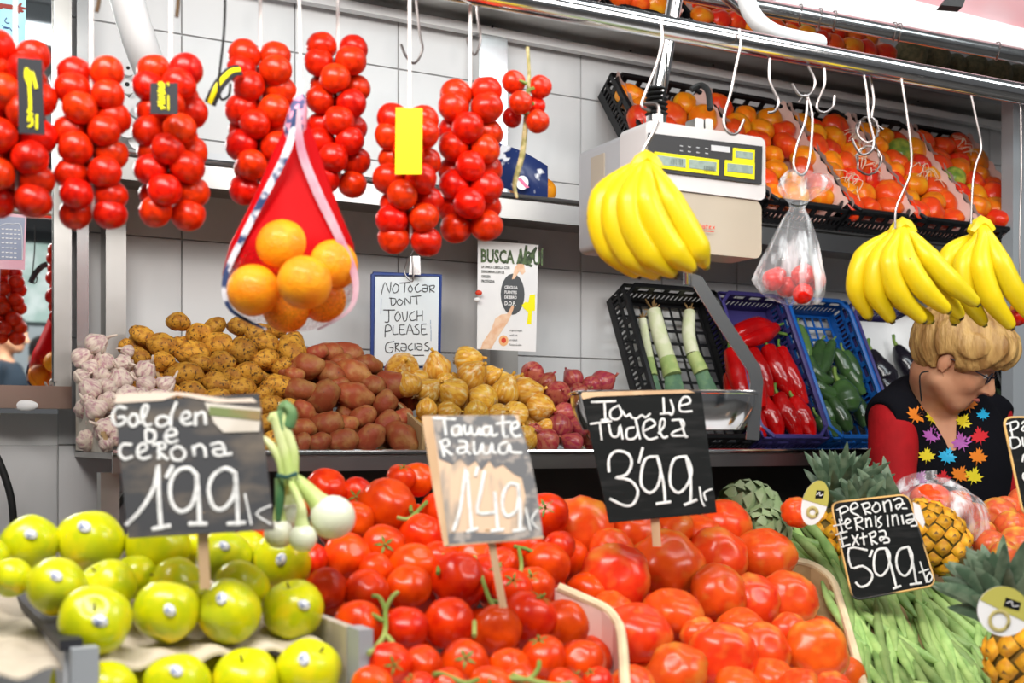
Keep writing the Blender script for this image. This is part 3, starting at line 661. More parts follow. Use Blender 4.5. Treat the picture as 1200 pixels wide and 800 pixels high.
# ================================================================ hanging bunches
def hook(label, pts, Y, r=.0022, m=None, group=None):
    mb = MB(); mb.tube([P(x, y, Y+(dy[0] if dy else 0)) for x, y, *dy in pts], r, 8, smooth=5)
    return solo('hook', mb, m or m_wire, label, 'hook', group)
TB = [  # centre x, top, bottom, r, D shift, label, rows skipped
 ('leftmost long bunch of round red tomatoes, cut by left edge', 18, 40, 258, 20.5, 0),
 ('second bunch of red tomatoes from left, hanging beside the mirror frame', 107, 68, 272, 19, 0),
 ('third bunch of red tomatoes from left, with a small dark label', 200, 62, 268, 19, 0),
 ('fourth bunch of red tomatoes from left, behind the orange bag', 305, 45, 238, 18, .08),
 ('fifth bunch of red tomatoes from left, just right of the orange bag', 396, 36, 230, 17, .08),
 ('tomato bunch with the bright yellow card hung before it', 480, 120, 300, 18, 0),
 ('tomato bunch between the yellow card and the onion poster', 551, 90, 282, 18, .02)]
for bi, (lab, cx, top, bot, r, dy) in enumerate(TB):
    Y = RY(cx)+dy; c0 = P(cx, top, Y); t = thing('tomato_bunch', lab, 'tomatoes', P(cx, bot, Y), 'tomato bunches hanging from the rail')
    rr = r*Y/F*1.04; H = (bot-top)*Y/F; n = max(3, round(H/(rr*1.36))); rng = random.Random(bi+40)
    mb = MB(); mb.tube([P(cx, -30, Y), P(cx, top+10, Y), P(cx+2, bot-20, Y)], .0028, 6); part('string', mb, m_string, t)
    for L in range(n):
        z = c0.z-rr*1.0-L*(H-2*rr)/(n-1); k3 = 3 if L not in (0, n-1) else 2; ph = -PI/2+L*1.02+rng.uniform(-.3, .3)
        if k3 == 2: ph = rng.uniform(-.5, .3)+PI*.1
        ring = rr*(1.2 if k3 == 3 else .98)
        for k in range(k3):
            a = ph+2*PI*k/k3
            q_ = Vector((c0.x+Cc(a)*ring+rng.uniform(-.1, .1)*rr, c0.y+S(a)*ring, z+rng.uniform(-.18, .18)*rr))
            spawn(tom_small[(L+k) % 4], q_, (rng.uniform(-.5, .5)+PI/2*(S(a) < 0)*.3, 0, rng.uniform(0, 6)), rr*rng.uniform(.95, 1.05), 'tomato', None, None, None, t)
t = thing('tomato_bunch', 'short bunch of six tomatoes with bare dry stalk below, left of crates', 'tomatoes', P(617, 230, 1.95), 'tomato bunches hanging from the rail')
mb = MB(); mb.tube([P(618, 55, 1.95), P(620, 90, 1.95), P(617, 130, 1.95), P(612, 180, 1.95), P(603, 215, 1.95), P(606, 232, 1.95)], [.003, .003, .004, .005, .004, .002], 7, smooth=4)
part('dry_stalk', mb, M('dry_stalk', (.60, .50, .26), (.30, .28, .10), ns=90, rough=.8), t)
for x, y, r, dy in ((602, 96, 14, 0), (633, 102, 14, .01), (610, 120, 14, -.02), (630, 142, 14, -.01), (600, 138, 12, .02), (628, 124, 12, .02)):
    spawn(tom_small[int(x) % 4], P(x, y, 1.95+dy), (1.2, 0, .5), r*1.95/F, 'tomato', None, None, None, t)
mb = MB()
for a in range(6): mb.tube([P(617, 98+a*9, 1.94), P(617+(9 if a % 2 else -9), 94+a*9, 1.935)], .003, 5)
part('twig', mb, m_stem, t)
hook('steel hook above the tomatoes with the yellow card', [(486, -25), (488, 5), (492, 40), (495, 58), (486, 74), (476, 66), (470, 52)], 2.0)
hook('steel hook above the tomato bunch left of poster', [(558, -15), (559, 15), (563, 45), (557, 64), (550, 55), (547, 44)], 1.97)
hook('dark hook above the second tomato bunch', [(117, -30), (116, 0), (113, 14)], RY(115)-.02, .003, m_brownstem)
hook('dark hook above the third tomato bunch', [(208, -30), (209, 0), (207, 20)], RY(208)-.02, .003, m_brownstem)
hook('thin dark hook holding a yellow printed band left of fourth bunch', [(264, -30), (263, 30), (258, 80), (256, 98), (259, 116), (268, 112), (270, 98)], RY(262), .002, m_rubber)
# tags and cards
def planar(c, xy):
    n = (c[1]-c[0]).cross(c[3]-c[0]); e = Vector((0, 0, EYE)); d = P(xy[0], xy[1], 1.0)-e; return e+d*((c[0]-e).dot(n)/d.dot(n))
def card(name, label, corners, Y, m, cat, thick=.0015):
    if not isinstance(Y, (list, tuple)): Y = [Y]*4
    c = [P(x, y, yy) for (x, y), yy in zip(corners, Y)]; c[2] = planar(c, corners[2]); n = (c[1]-c[0]).cross(c[3]-c[0]).normalized()
    if n.y < 0: n = -n
    t = thing(name, label, cat, (c[2]+c[3])/2); mb = MB(); mb.hexa([p+n*thick for p in c]+c); part('card', mb, m, t, False)
    return t, c, -n
class Plane:
    def __init__(s, c, n): s.o = c[0]; s.n = n
    def at(s, px, py, lift=.0012):
        d = P(px, py, 1.0)-Vector((0, 0, EYE)); k = (s.o-Vector((0, 0, EYE))).dot(s.n)/d.dot(s.n)
        return Vector((0, 0, EYE))+d*k+s.n*lift
def strokes(parent, pl, lines, ox, oy, sc_, width, m, nm='chalk_writing', lift=.0012, rng=None, flat=.25):
    mb = MB()
    for ln in lines:
        pts = [pl.at(ox+x/sc_, oy+y/sc_, lift) for x, y in ln]
        Yd = (pts[0]-Vector((0, 0, EYE))).length; wr = width*Yd/F/2
        # flat ribbon with rounded look: tube flattened against the board
        cur = []
        m_ = len(pts)
        for i in range(m_-1):
            p0 = pts[max(i-1, 0)]; p1 = pts[i]; p2 = pts[i+1]; p3 = pts[min(i+2, m_-1)]
            for k in range(3):
                t = k/3; cur.append(.5*((2*p1)+(p2-p0)*t+(2*p0-5*p1+4*p2-p3)*t*t+(3*p1-p0-3*p2+p3)*t**3) if m_ > 2 else p1.lerp(p2, t))
        cur.append(pts[-1])
        vs = []; fs = []
        for i, p in enumerate(cur):
            d = cur[min(i+1, len(cur)-1)]-cur[max(i-1, 0)]; d = d.normalized() if d.length > 1e-9 else Vector((1, 0, 0)); q_ = d.cross(pl.n)
            ww = wr*(1+.16*noise.noise(p*300)); e = d*(wr*.7 if i == len(cur)-1 else -wr*.7 if i == 0 else 0)
            vs += [p+q_*ww*.8+e, p+q_*ww*.3+pl.n*wr*flat+e, p-q_*ww*.3+pl.n*wr*flat+e, p-q_*ww*.8+e]
        for i in range(len(cur)-1):
            for k in range(3): a = i*4+k; fs.append((a, a+1, a+5, a+4))
        L_ = (len(cur)-1)*4; fs += [(3, 2, 1, 0), (L_, L_+1, L_+2, L_+3)]
        mb.add(vs, fs)
    o = part(nm, mb, m, parent, True); o['kind'] = 'stuff'; return o
def flatpoly(parent, pl, name, pts, ox, oy, sc_, m, lift=.0008, label=None):
    mb = MB(); c = [pl.at(ox+x/sc_, oy+y/sc_, lift) for x, y in pts]; mb.prism([p-pl.n*lift*.6 for p in c], pl.n*lift*.6)
    return part(name, mb, m, parent, False, label)
def circ(cx, cy, rx, ry=None, n=20): return [(cx+rx*Cc(2*PI*k/n), cy+(ry or rx)*S(2*PI*k/n)) for k in range(n)]
t, c, n_ = card('price_tag', 'yellow blank card hanging before the sixth tomato bunch', [(464, 126), (495, 127), (494, 204), (463, 204)], RY(480)-.08, m_yel, 'card')
t, c, n_ = card('printed_tag', 'tall dark label with yellow lettering on the leftmost tomato bunch', [(20, 67), (49, 70), (52, 158), (22, 156)], RY(20)-.085, m_tagd, 'label'); pl = Plane(c, n_)
strokes(t, pl, [[(210, 210), (205, 260), (225, 320)], [(230, 230), (235, 330)], [(255, 240), (285, 350)], [(232, 350), (238, 440)], [(238, 440), (240, 520)]], 0, 50, 6.667, 4.2, m_yel, 'lettering')
strokes(t, pl, [[(240, 520), (220, 540), (255, 560), (230, 575), (225, 610)], [(250, 590), (255, 640), (230, 655)], [(290, 570), (290, 670)]], 0, 50, 6.667, 3, m_yel, 'lettering')
t, c, n_ = card('printed_tag', 'small dark label with yellow lettering on the third tomato bunch', [(176, 97), (208, 97), (208, 134), (176, 133)], RY(200)-.085, m_tagd, 'label'); pl = Plane(c, n_)
strokes(t, pl, [[(270, 212), (300, 225)], [(265, 225), (300, 245)], [(268, 250), (300, 268)], [(262, 270), (304, 285)], [(265, 295), (300, 310)], [(268, 318), (302, 330)], [(262, 340), (304, 350)], [(265, 362), (304, 382)], [(285, 212), (283, 385)]], 140, 60, 5.714, 2.6, m_yel, 'lettering')
strokes(t, pl, [[(325, 215), (330, 230)], [(328, 300), (330, 392)]], 140, 60, 5.714, 1.8, m_yel, 'lettering')
mb = MB()
pts = [P(282, 82, 1.77), P(272, 84, 1.76), P(262, 93, 1.75), (P(254, 104, 1.74)), P(246, 122, 1.74)]
for i in range(len(pts)-1):
    w_ = Vector((.006, 0, .008)); 
    mb.add([pts[i]-w_*.6, pts[i]+w_*.6, pts[i+1]+w_*.6, pts[i+1]-w_*.6], [(0, 1, 2, 3)])
mb2 = MB().tube(pts, .0085, 8, flat=.25, smooth=4)
t = solo('printed_band', mb2, m_tagd, 'dark printed band with yellow letters curling beside the fourth bunch', 'label')
mb = MB().tube([p+Vector((0, -.0035, 0)) for p in pts], .0035, 6, flat=.4, smooth=4); part('lettering', mb, m_yel, t)
# ================================================================ bananas
def bananas(label, crown, paths, r, Y, hookpts, hlab):
    t = thing('banana_bunch', label, 'bananas', P(crown[0], crown[1]+80, Y), 'banana bunches hanging from the rail')
    for pts, dy in paths:
        rr = r*Y/F; n = len(pts); 
        ps = [P(crown[0]+(pts[0][0]-crown[0])*.3, crown[1]+2, Y+dy*.4)]+[P(x, y, Y+dy+(-.012*S(PI*i/(n-1)))) for i, (x, y) in enumerate(pts)]
        rad = [.38*rr, .55*rr]+[rr*1.02]*(n-2)+[rr*.62]
        e = (ps[-1]-ps[-2]).normalized()
        ps += [ps[-1]+e*rr*.6]; rad += [rr*.30]
        b = part('banana', MB().tube(ps, rad, 12, smooth=6), m_ban, t)
        part('tip', MB().tube([ps[-1]-e*rr*.05, ps[-1]+e*rr*.22], [rr*.30, rr*.24], 6), m_bantip, b)
    c = P(crown[0], crown[1], Y)
    part('crown', MB().tube([c+Vector((-.018, 0, -.012)), c+Vector((0, 0, .006)), c+Vector((.018, 0, -.010))], [.012, .017, .012], 8, smooth=3), m_ban, t)
    hook(hlab, hookpts, Y-.02)
bananas('large banana bunch hanging in front of the white scale', (757, 192), [([(728, 206), (708, 230), (704, 262), (716, 292), (742, 316)], .01), ([(738, 206), (722, 235), (722, 268), (740, 300), (764, 318)], -.012),
    ([(748, 205), (738, 235), (743, 268), (762, 298), (784, 316)], -.03), ([(757, 205), (758, 235), (772, 268), (790, 296), (806, 310)], -.036), ([(770, 205), (785, 235), (803, 266), (817, 292), (823, 304)], -.02), ([(742, 220), (745, 260), (765, 296), (790, 308)], .03), ([(765, 225), (780, 262), (800, 296)], .025)], 16.0, 1.86,
    [(774, 22), (776, 50), (768, 80), (756, 110), (752, 125), (762, 130)], 'long wire hook left of the scale pole')
hook('white wire from hook down to the first banana bunch', [(752, 122), (768, 122), (772, 132), (768, 150), (756, 172), (750, 186)], 1.87, .0026)
bananas('middle banana bunch hanging right of the tomato bag', (1058, 268), [([(1036, 280), (1012, 302), (1004, 338), (1016, 366)], .01), ([(1042, 282), (1028, 308), (1026, 342), (1042, 370)], -.012), ([(1050, 282), (1042, 308), (1052, 342), (1078, 371)], -.03),
    ([(1060, 282), (1064, 308), (1082, 338), (1106, 360)], -.038), ([(1072, 280), (1088, 302), (1114, 330), (1140, 352)], -.02), ([(1078, 300), (1096, 330), (1122, 366)], .02), ([(1040, 300), (1050, 345), (1086, 372)], .03)], 12.6, 2.22,
    [(1056, 92), (1062, 130), (1068, 180), (1066, 205), (1058, 225), (1050, 245), (1049, 268)], 'long bent wire hook carrying the middle bananas')
bananas('right banana bunch partly beyond the right edge', (1150, 266), [([(1138, 280), (1116, 296), (1106, 320), (1108, 340)], .02), ([(1144, 282), (1130, 308), (1132, 345), (1150, 374)], -.01), ([(1152, 280), (1150, 312), (1162, 350), (1182, 378)], -.03),
    ([(1160, 280), (1172, 308), (1188, 340), (1208, 370)], -.028), ([(1140, 300), (1128, 335), (1120, 372)], .04)], 12.4, 2.3,
    [(1138, 112), (1144, 140), (1150, 172), (1144, 192), (1140, 215), (1138, 262)], 'wire hook carrying the right bananas')
HK = [('hook just right of the scale, its tip bent over the box', [(866, 34), (868, 50), (862, 80), (856, 110), (848, 140), (853, 155), (864, 156), (872, 140)], -.03),
      ('first hook right of the scale over the left tomato crate', [(902, 68), (902, 95), (912, 118), (908, 130), (900, 132)], 0),
      ('hook with a hooked-on second wire above the clear bag', [(947, 78), (955, 95), (950, 110), (938, 112), (928, 98)], 0),
      ('second wire reaching down to the clear bag neck', [(936, 120), (945, 112), (944, 140), (934, 170), (930, 195), (940, 205), (948, 190), (952, 140), (946, 112)], .02),
      ('empty hook right of the clear bag hook', [(966, 80), (966, 100), (957, 125), (966, 132), (976, 125), (978, 112)], 0),
      ('hook over the green tomato, left one of a pair', [(1012, 86), (1016, 110), (1018, 138), (1024, 165), (1020, 178), (1008, 180), (998, 162)], 0),
      ('hook over the green tomato, right one of a pair', [(1020, 90), (1024, 118), (1022, 140), (1035, 152)], .03)]
for lab, pts, dy in HK: hook(lab, pts, RY(pts[0][0])+dy, .0024)
for lab, cx, cy, r0 in (('upper coil of pale wire hanging between crates', 1017, 152, 15), ('lower coil of pale wire hanging over the tomatoes', 1018, 188, 17)):
    mb = MB(); rng = random.Random(int(cx)+cy); Y = RY(cx)+.02
    for k in range(3): mb.tube([P(cx+rng.uniform(-2, 2)+r0*Cc(a)*.85, cy+r0*S(a), Y+rng.uniform(-.004, .004)) for a in [j*.5 for j in range(14)]], .0017, 6)
    solo('wire_coil', mb, m_wire, lab, 'wire')
for x0, y0_, x1, y1_, lab in ((757, 14, 775, 22, ''),): pass
# ================================================================ orange net bag
OY = 1.70
ORS = [(332, 289, 32, -.022), (297, 340, 31, -.035), (357, 331, 32, -.085), (390, 310, 30, -.015), (335, 362, 28, .03), (378, 350, 28, .055), (305, 318, 26, .06)]
for n, (x, y, r, dy) in enumerate(ORS):
    def fn(tt, p):
        return Vector((S(tt)*Cc(p), S(tt)*S(p), Cc(tt)*.97))
    o = spawn((bpy.data.meshes.get('orange') or MB().uvs(fn, 28, 18).mesh('orange', m_orange), []), P(x, y, OY+dy), rrot(rs, 1), r*(OY+dy)/F, 'orange',
              'orange in the hanging red net, ' + ['topmost', 'lowest on the left', 'front middle one', 'right-hand one', 'bottom one in the net shadow', 'bottom right behind', 'behind the left one'][n], 'orange', 'oranges in the net bag')
nb = thing('net_bag', 'red net bag of oranges hanging with blue and pink side bands', 'bag', P(340, 388, OY))
prof = [(122, 5, 350), (150, 14, 349), (180, 27, 347), (215, 40, 345), (250, 55, 343), (285, 72, 341), (320, 78, 339), (350, 74, 338), (372, 54, 340), (386, 22, 343), (389, 3, 344)]
def netf(u, v):
    k = v*(len(prof)-1); i = min(int(k), len(prof)-2); t_ = k-i
    y, hw, cx = [prof[i][j]*(1-t_)+prof[i+1][j]*t_ for j in range(3)]; a = 2*PI*u
    wv = 1+.05*S(7*a+v*6)*(1-v)+.015*S(3*a)
    return P(cx, y, OY)+Vector((hw*Cc(a)*wv*OY/F, -hw*S(a)*(.45 if S(a) > 0 else .8)*wv*OY/F, 0))
me = MB().grid(netf, 56, 40)
o = part('net', me, m_netr, nb)
for side, m, col in ((-1, M('blue_band', (.04, .06, .15), (.62, .62, .68), ns=26, lo=.5, hi=.56, rough=.25), 0), (1, M('pink_band', (.50, .22, .30), (.66, .44, .50), ns=16, rough=.3, alpha=.85), 0)):
    pts = [(348, 128), (345+side*8, 175), (342+side*30, 225), (341+side*55, 275), (340+side*76, 325), (340+side*70, 362), (342+side*30, 386)]
    mb = MB(); ps = [P(x, y, OY-.035) for x, y in pts]
    mb.tube(ps, ([.004, .0055, .005, .0045, .004, .003, .0015] if side < 0 else [.004, .006, .0065, .006, .005, .003, .0015]), 8, smooth=6, flat=.12); part('band', mb, m, nb, True, 'blue and white printed band' if side < 0 else 'translucent pink band')
mb = MB(); mb.tube([P(350, -30, OY), P(352, 60, OY), P(350, 125, OY)], .0022, 6); mb.tube([P(354, 95, OY), P(350, 112, OY-.004), P(346, 118, OY)], .004, 6)
part('hanging_wire', mb, m_string, nb)
part('neck', MB().tube([P(353, 112, OY), P(350, 128, OY-.004), P(346, 150, OY-.005), P(344, 165, OY)], [.006, .013, .016, .012], 9, smooth=3), M('crumpled_band', (.10, .10, .22), (.75, .3, .4), ns=60, lo=.48, hi=.53, rough=.3), nb)
# ================================================================ clear bag of tomatoes
BY = RY(935)+.0
for n, (x, y, r, dy) in enumerate([(906, 328, 13, 0), (922, 336, 13, .02), (941, 322, 14, 0), (955, 328, 13, .03), (941, 344, 12, -.02), (912, 322, 10, .05)]):
    spawn(tom_small[n % 4], P(x, y, BY+dy), rrot(rs, 1), r*BY/F, 'tomato', 'red tomato in the clear hanging bag, %s' % ['leftmost', 'second from left at bottom', 'upper middle', 'right-hand one', 'lowest one', 'hidden behind the left one'][n], 'tomato', 'tomatoes in the clear bag')
prof2 = [(203, 22, 944), (212, 30, 944), (222, 26, 942), (236, 10, 936), (244, 8, 934), (262, 18, 932), (285, 27, 930), (308, 35, 926), (328, 42, 924), (345, 36, 930), (356, 20, 940), (358, 3, 942)]
def bagf(u, v):
    k = v*(len(prof2)-1); i = min(int(k), len(prof2)-2); t_ = k-i
    y, hw, cx = [prof2[i][j]*(1-t_)+prof2[i+1][j]*t_ for j in range(3)]; a = 2*PI*u
    wv = 1+.13*S(9*a+v*5)*(1-v*.75)+.06*S(5*a+2)
    return P(cx, y+4*S(a*2)*(1-v), BY)+Vector((hw*Cc(a)*wv*BY/F, -hw*S(a)*.7*wv*BY/F, 0))
bg = MB().grid(bagf, 64, 36); bt = solo('plastic_bag', bg, m_bag, 'clear knotted plastic bag with tomatoes hanging from a wire', 'bag')
mb = MB(); mb.tube([P(936+9*Cc(a), 238+3*S(a), BY-.012*S(a)) for a in [k*.55 for k in range(12)]], .0015, 6); part('tie', mb, m_rubber, bt)
# ================================================================ tilted crates
class Crate:
    """crate with its rim plane from front rim line (Df, zf) to back rim line (Db, zb)"""
    def __init__(s, name, label, x0, x1, Df, zf, Db, zb, h, m, group, cat='crate', grid=True, slots=(.05, .03)):
        s.o = fromL(x0, Df*CT, zf); s.A = Vector((CT, ST, 0)); back = fromL(x0, Db*CT, zb)
        s.B = (back-s.o).normalized(); s.l = (back-s.o).length; s.w = x1-x0; s.N = s.A.cross(s.B).normalized(); s.h = h
        t = s.t = thing(name, label, cat, s.p(s.w/2, 0, -h), group)
        def bx(mb, a0, a1, b0, b1, n0, n1): mb.hexa([s.p(a0, b0, n0), s.p(a1, b0, n0), s.p(a1, b1, n0), s.p(a0, b1, n0), s.p(a0, b0, n1), s.p(a1, b0, n1), s.p(a1, b1, n1), s.p(a0, b1, n1)])
        W_, L_, H_ = s.w, s.l, s.h; th = .005
        mb = MB(); n = max(4, int(W_/.035)); n2 = max(4, int(L_/.04))
        for i in range(n+1): bx(mb, i*(W_-.006)/n, i*(W_-.006)/n+.006, 0, L_, -H_, -H_+.004)
        for i in range(n2+1): bx(mb, 0, W_, i*(L_-.008)/n2, i*(L_-.008)/n2+.008, -H_+.0005, -H_+.0045)
        part('floor_grid', mb, m, t, False)['kind'] = 'stuff'
        def wallb(nm, f, Ln):
            mb = MB(); f(mb, 0, Ln, -.012, .0); f(mb, 0, Ln, -H_, -H_*.72); f(mb, 0, Ln, -.040, -.031)
            k = max(3, int(Ln/slots[0])); 
            for i in range(k+1): f(mb, max(0, i*Ln/k-.008), min(Ln, i*Ln/k+.008), -.04, 0)
            k = max(6, int(Ln/.016))
            for i in range(k+1): f(mb, max(0, i*Ln/k-.003), min(Ln, i*Ln/k+.003), -H_*.75, -.035)
            part(nm, mb, m, t, False)
        wallb('front_wall', lambda mb, a0, a1, n0, n1: bx(mb, a0, a1, -th, 0, n0, n1), W_)
        wallb('back_wall', lambda mb, a0, a1, n0, n1: bx(mb, a0, a1, L_, L_+th, n0, n1), W_)
        wallb('side_wall', lambda mb, a0, a1, n0, n1: bx(mb, -th, 0, a0, a1, n0, n1), L_)
        wallb('side_wall', lambda mb, a0, a1, n0, n1: bx(mb, W_, W_+th, a0, a1, n0, n1), L_)
        mb = MB(); c = .035
        loop = [(c, 0), (W_-c, 0), (W_, c), (W_, L_-c), (W_-c, L_), (c, L_), (0, L_-c), (0, c), (c, 0)]
        mb.tube([s.p(a, b, .002) for a, b in loop], .0075, 6); part('rim', mb, m, t)
        if not grid:
            pass
    def p(s, a, b, n): return s.o+s.A*a+s.B*b+s.N*n
    def liner(s, m, n=-.02, nm='paper_liner', frill=0):
        mb = MB()
        def f(u, v):
            e = abs(2*u-1)**8
            return s.p(.006+(s.w-.012)*u, .01+(s.l-.02)*v, -s.h*.8+(s.h*.8+frill)*e+.004*S(v*60)*e)
        mb.grid(f, 16, 30); part(nm, mb, m, s.t, True)
# middle-shelf crates
zf_, zb_ = EYE+.675, EYE+1.055
def solve_lx(px, D): return LX(px, D)
xs = [LX(705, 3.30), LX(812, 3.30), LX(905, 3.30), LX(980, 3.30), LX(1051, 3.30), LX(1121, 3.30)]
rc = random.Random(21)
names = ['first', 'second', 'third', 'fourth', 'fifth']
where = ['behind the scale', 'above and behind the scale', 'just right of the scale', 'holding the green tomato', 'at the right end of shelf']
CR = []
for i in range(5):
    cr = Crate('tomato_crate', '%s black crate on middle shelf, %s' % (names[i], where[i]), xs[i]+.006, xs[i+1]-.006, 2.92, zf_, 3.25, zb_, .085, m_black, 'black crates on the middle shelf')
    cr.liner(m_pink, frill=.018); CR.append(cr)
    r = .0375; nc = 3; nr = 7; k = 0
    for b in range(nr):
        for a in range(nc):
            if i == 0 and b == 7 and a > 2: pass
            rr = r*rc.uniform(.95, 1.32); aa = .035+(cr.w-.07)*(a+(.25 if b % 2 else -.05)+rc.uniform(-.15, .15))/(nc-1+.3); bb = .048+(cr.l-.12)*b/(nr-1)+rc.uniform(-.008, .008)
            aa = min(max(aa, .032), cr.w-.032)
            if i == 3 and (b, a) == (5, 1): df = rib[4]; rr = .05
            elif i == 4 and (b, a) in ((3, 0), (7, 1)): df = rib[4]
            else: df = rc.choice([rib[0], rib[2], rib[1], rib[3], rib[2 if i < 1 else 1]])
            colr = {m_persimg: 'green', m_persim: 'orange', m_persimr: 'red'}[df[0].materials[0]]
            spawn(df, cr.p(aa, bb, -.018+rc.uniform(-.006, .012)), (rc.uniform(.2, 1.5), rc.uniform(-.6, .6), rc.uniform(0, 1)), rr, 'ribbed_tomato',
                  '%s ribbed tomato, %s from left, %s row from front, %s black crate' % (colr, ordn(a+1), ordn(b+1), names[i]), 'tomato', 'tomatoes in the %s black crate' % names[i])
# straw on some fruit
m_straw = M('pale_straw', (.82, .72, .55), rough=.8)
for (i, b, a) in ((2, 1, 0), (2, 5, 3), (3, 3, 2), (4, 6, 2), (2, 3, 2)):
    cr = CR[i]; mb = MB(); c = (.04+(cr.w-.08)*a/3, .04+(cr.l-.1)*b/7)
    for k in range(9):
        x, y = c[0]+rc.uniform(-.03, .03), c[1]+rc.uniform(-.03, .03); an = rc.uniform(0, 6)
        mb.tube([cr.p(x, y, .012), cr.p(x+Cc(an)*.02, y+S(an)*.02, .034), cr.p(x+Cc(an+.6)*.045, y+S(an+.6)*.045, .018)], .0011, 4, smooth=3)
    o = solo('straw', mb, m_straw, 'loose pale straw over %s part of the %s black crate' % (['front left', 'middle', 'back right'][0 if b < 2 else 1 if b < 5 else 2], names[i]), 'straw'); o['kind'] = 'stuff'
# melon at the right of the middle shelf
df_mel = (round_tom(77, 1.05, 0, 0, .05, .06).mesh('melon', m_melon), [])
spawn(df_mel, W(1150, 242, 3.12)+Vector((.06, 0, -.015)), (1.2, .3, .5), .075, 'melon', 'dark green melon at the right end of middle shelf', 'melon')
# items on the middle shelf, left
m_roll = m_paperw
ph = [(151, 95), (146, 112), (158, 128), (144, 134), (172, 142), (150, 160), (164, 168), (178, 178)]
ph = [(147, 91, 8), (143, 108, 9), (159, 127, 13), (144, 118, 12), (150, 160, 13), (160, 164, 14), (175, 146, 11), (142, 142, 11)]
for n, (x, y, r) in enumerate([(147, 84, 8), (146, 103, 10), (160, 128, 13), (138, 126, 12), (146, 152, 12), (161, 166, 13), (176, 150, 11), (182, 172, 12)]):
    D = 3.12+.02*(n % 3); c = W(x, y, D); rr = r*c.y/F*1.08; ax = Vector((ST, -CT, 0))
    t = thing('paper_roll', 'small white paper roll stacked on the middle shelf, %s from top' % ordn(n+1), 'paper roll', c, 'paper rolls on the shelf')
    part('roll', MB().tube([c-ax*.03, c+ax*.03], rr, 18), m_roll, t); part('core', MB().tube([c+ax*.0285, c+ax*.0312], rr*.24, 10), m_black, t)
mb = MB(); c = W(262, 170, 3.2); mb.box((LX(232, 3.1), 3.1*CT, EYE+.621), (LX(292, 3.1), 3.2*CT, EYE+.665), fromL)
solo('steel_tray', mb, m_greyl, 'flat grey tray on middle shelf behind the fourth bunch', 'tray', smooth=False)
for n, (x, y, r) in enumerate([(598, 192, 15), (580, 212, 13), (636, 224, 16), (612, 222, 15)]):
    spawn((bpy.data.meshes['orange'], []), W(x, y, 3.1), (0, 0, n), r*WY(x, 3.1)/F, 'orange', 'orange in the blue and white bag on the shelf, %s from left' % ordn([2, 1, 4, 3][n]), 'orange', 'oranges in the blue bag')
mb = MB()
pts = [(585, 172), (603, 168), (614, 182), (632, 200), (634, 206), (618, 228), (588, 232), (592, 214), (606, 204)]
mb = MB()
def bluef(u, v):
    c = W(612, 206, 3.04); return c+Vector(((u-.5)*.13, -.03*S(PI*u), (.5-v)*.11-(u-.5)*.06))+Vector((0, -.014*S(PI*v), 0))
mb.grid(bluef, 12, 10); m2 = [tuple(Vector(v)+Vector((0, .004, 0))) for v in mb.v]
nb2 = solo('orange_bag', mb, M('navy_printed_bag', (.015, .03, .12), (.80, .80, .84), ns=14, lo=.56, hi=.6, rough=.3), 'navy and white printed net bag with oranges on middle shelf', 'bag')
mb = MB(); c = W(612, 214, 2.99)
mb.prism([c+Vector((.016*Cc(a), 0, .018*S(a))) for a in [k*.45 for k in range(14)]], (0, .002, 0)); part('round_print', mb, m_sticker, nb2, False)
mb = MB(); c = c+Vector((0, -.002, 0)); mb.prism([c+Vector((-.012, 0, .010)), c+Vector((-.004, 0, .012)), c+Vector((.018, 0, -.012)), c+Vector((.010, 0, -.014))], (0, .001, 0)); part('pink_stripe', mb, M('pink_print', (.8, .15, .3)), nb2, False)
# top shelf: crates and melons
T0 = [(590, 700), (705, 790), (800, 880), (885, 960), (955, 1035)]
for i, (a, b) in enumerate(T0):
    x0, x1 = LX(a, 3.14), LX(b, 3.14)
    cr = Crate('fruit_crate', 'low fruit crate on top shelf, %s from left' % ordn(i+1), x0+.006, x1-.006, 3.08, EYE+1.185, 3.27, EYE+1.36, .05, m_black, 'crates on the top shelf')
    cr.liner(m_pink, frill=.02)
    for bb in range(3):
        for aa in range(4):
            df = rib[rc.choice([0, 1, 1, 3, 2])] if not (i == 3 and rc.random() < .3) else rib[4]
            nm_ = {m_persimg: 'green', m_persim: 'orange', m_persimr: 'red'}[df[0].materials[0]]
            spawn(df, cr.p(.035+(cr.w-.07)*(aa+rc.uniform(-.1, .1))/3, .03+(cr.l-.06)*bb/2, .006), rrot(rc, 1), rc.uniform(.034, .042), 'ribbed_tomato',
                  '%s ribbed fruit, %s from left, %s row from front, %s top-shelf crate' % (nm_, ordn(aa+1), ordn(bb+1), ordn(i+1)), 'tomato', 'fruit on the top shelf')
for n, (x, y, r, D) in enumerate([(1066, 66, 19, 3.2), (1096, 70, 16, 3.22), (1118, 78, 14, 3.25), (1142, 80, 15, 3.22), (1167, 88, 17, 3.18), (1192, 92, 15, 3.2), (1215, 98, 17, 3.2)]):
    c = W(x, y, D); spawn(df_mel, c, rrot(rc, 1.4), r*c.y/F*1.08, 'melon', 'netted green melon on top shelf under the upper rail, %s from left' % ordn(n+1), 'melon', 'melons on the top shelf')
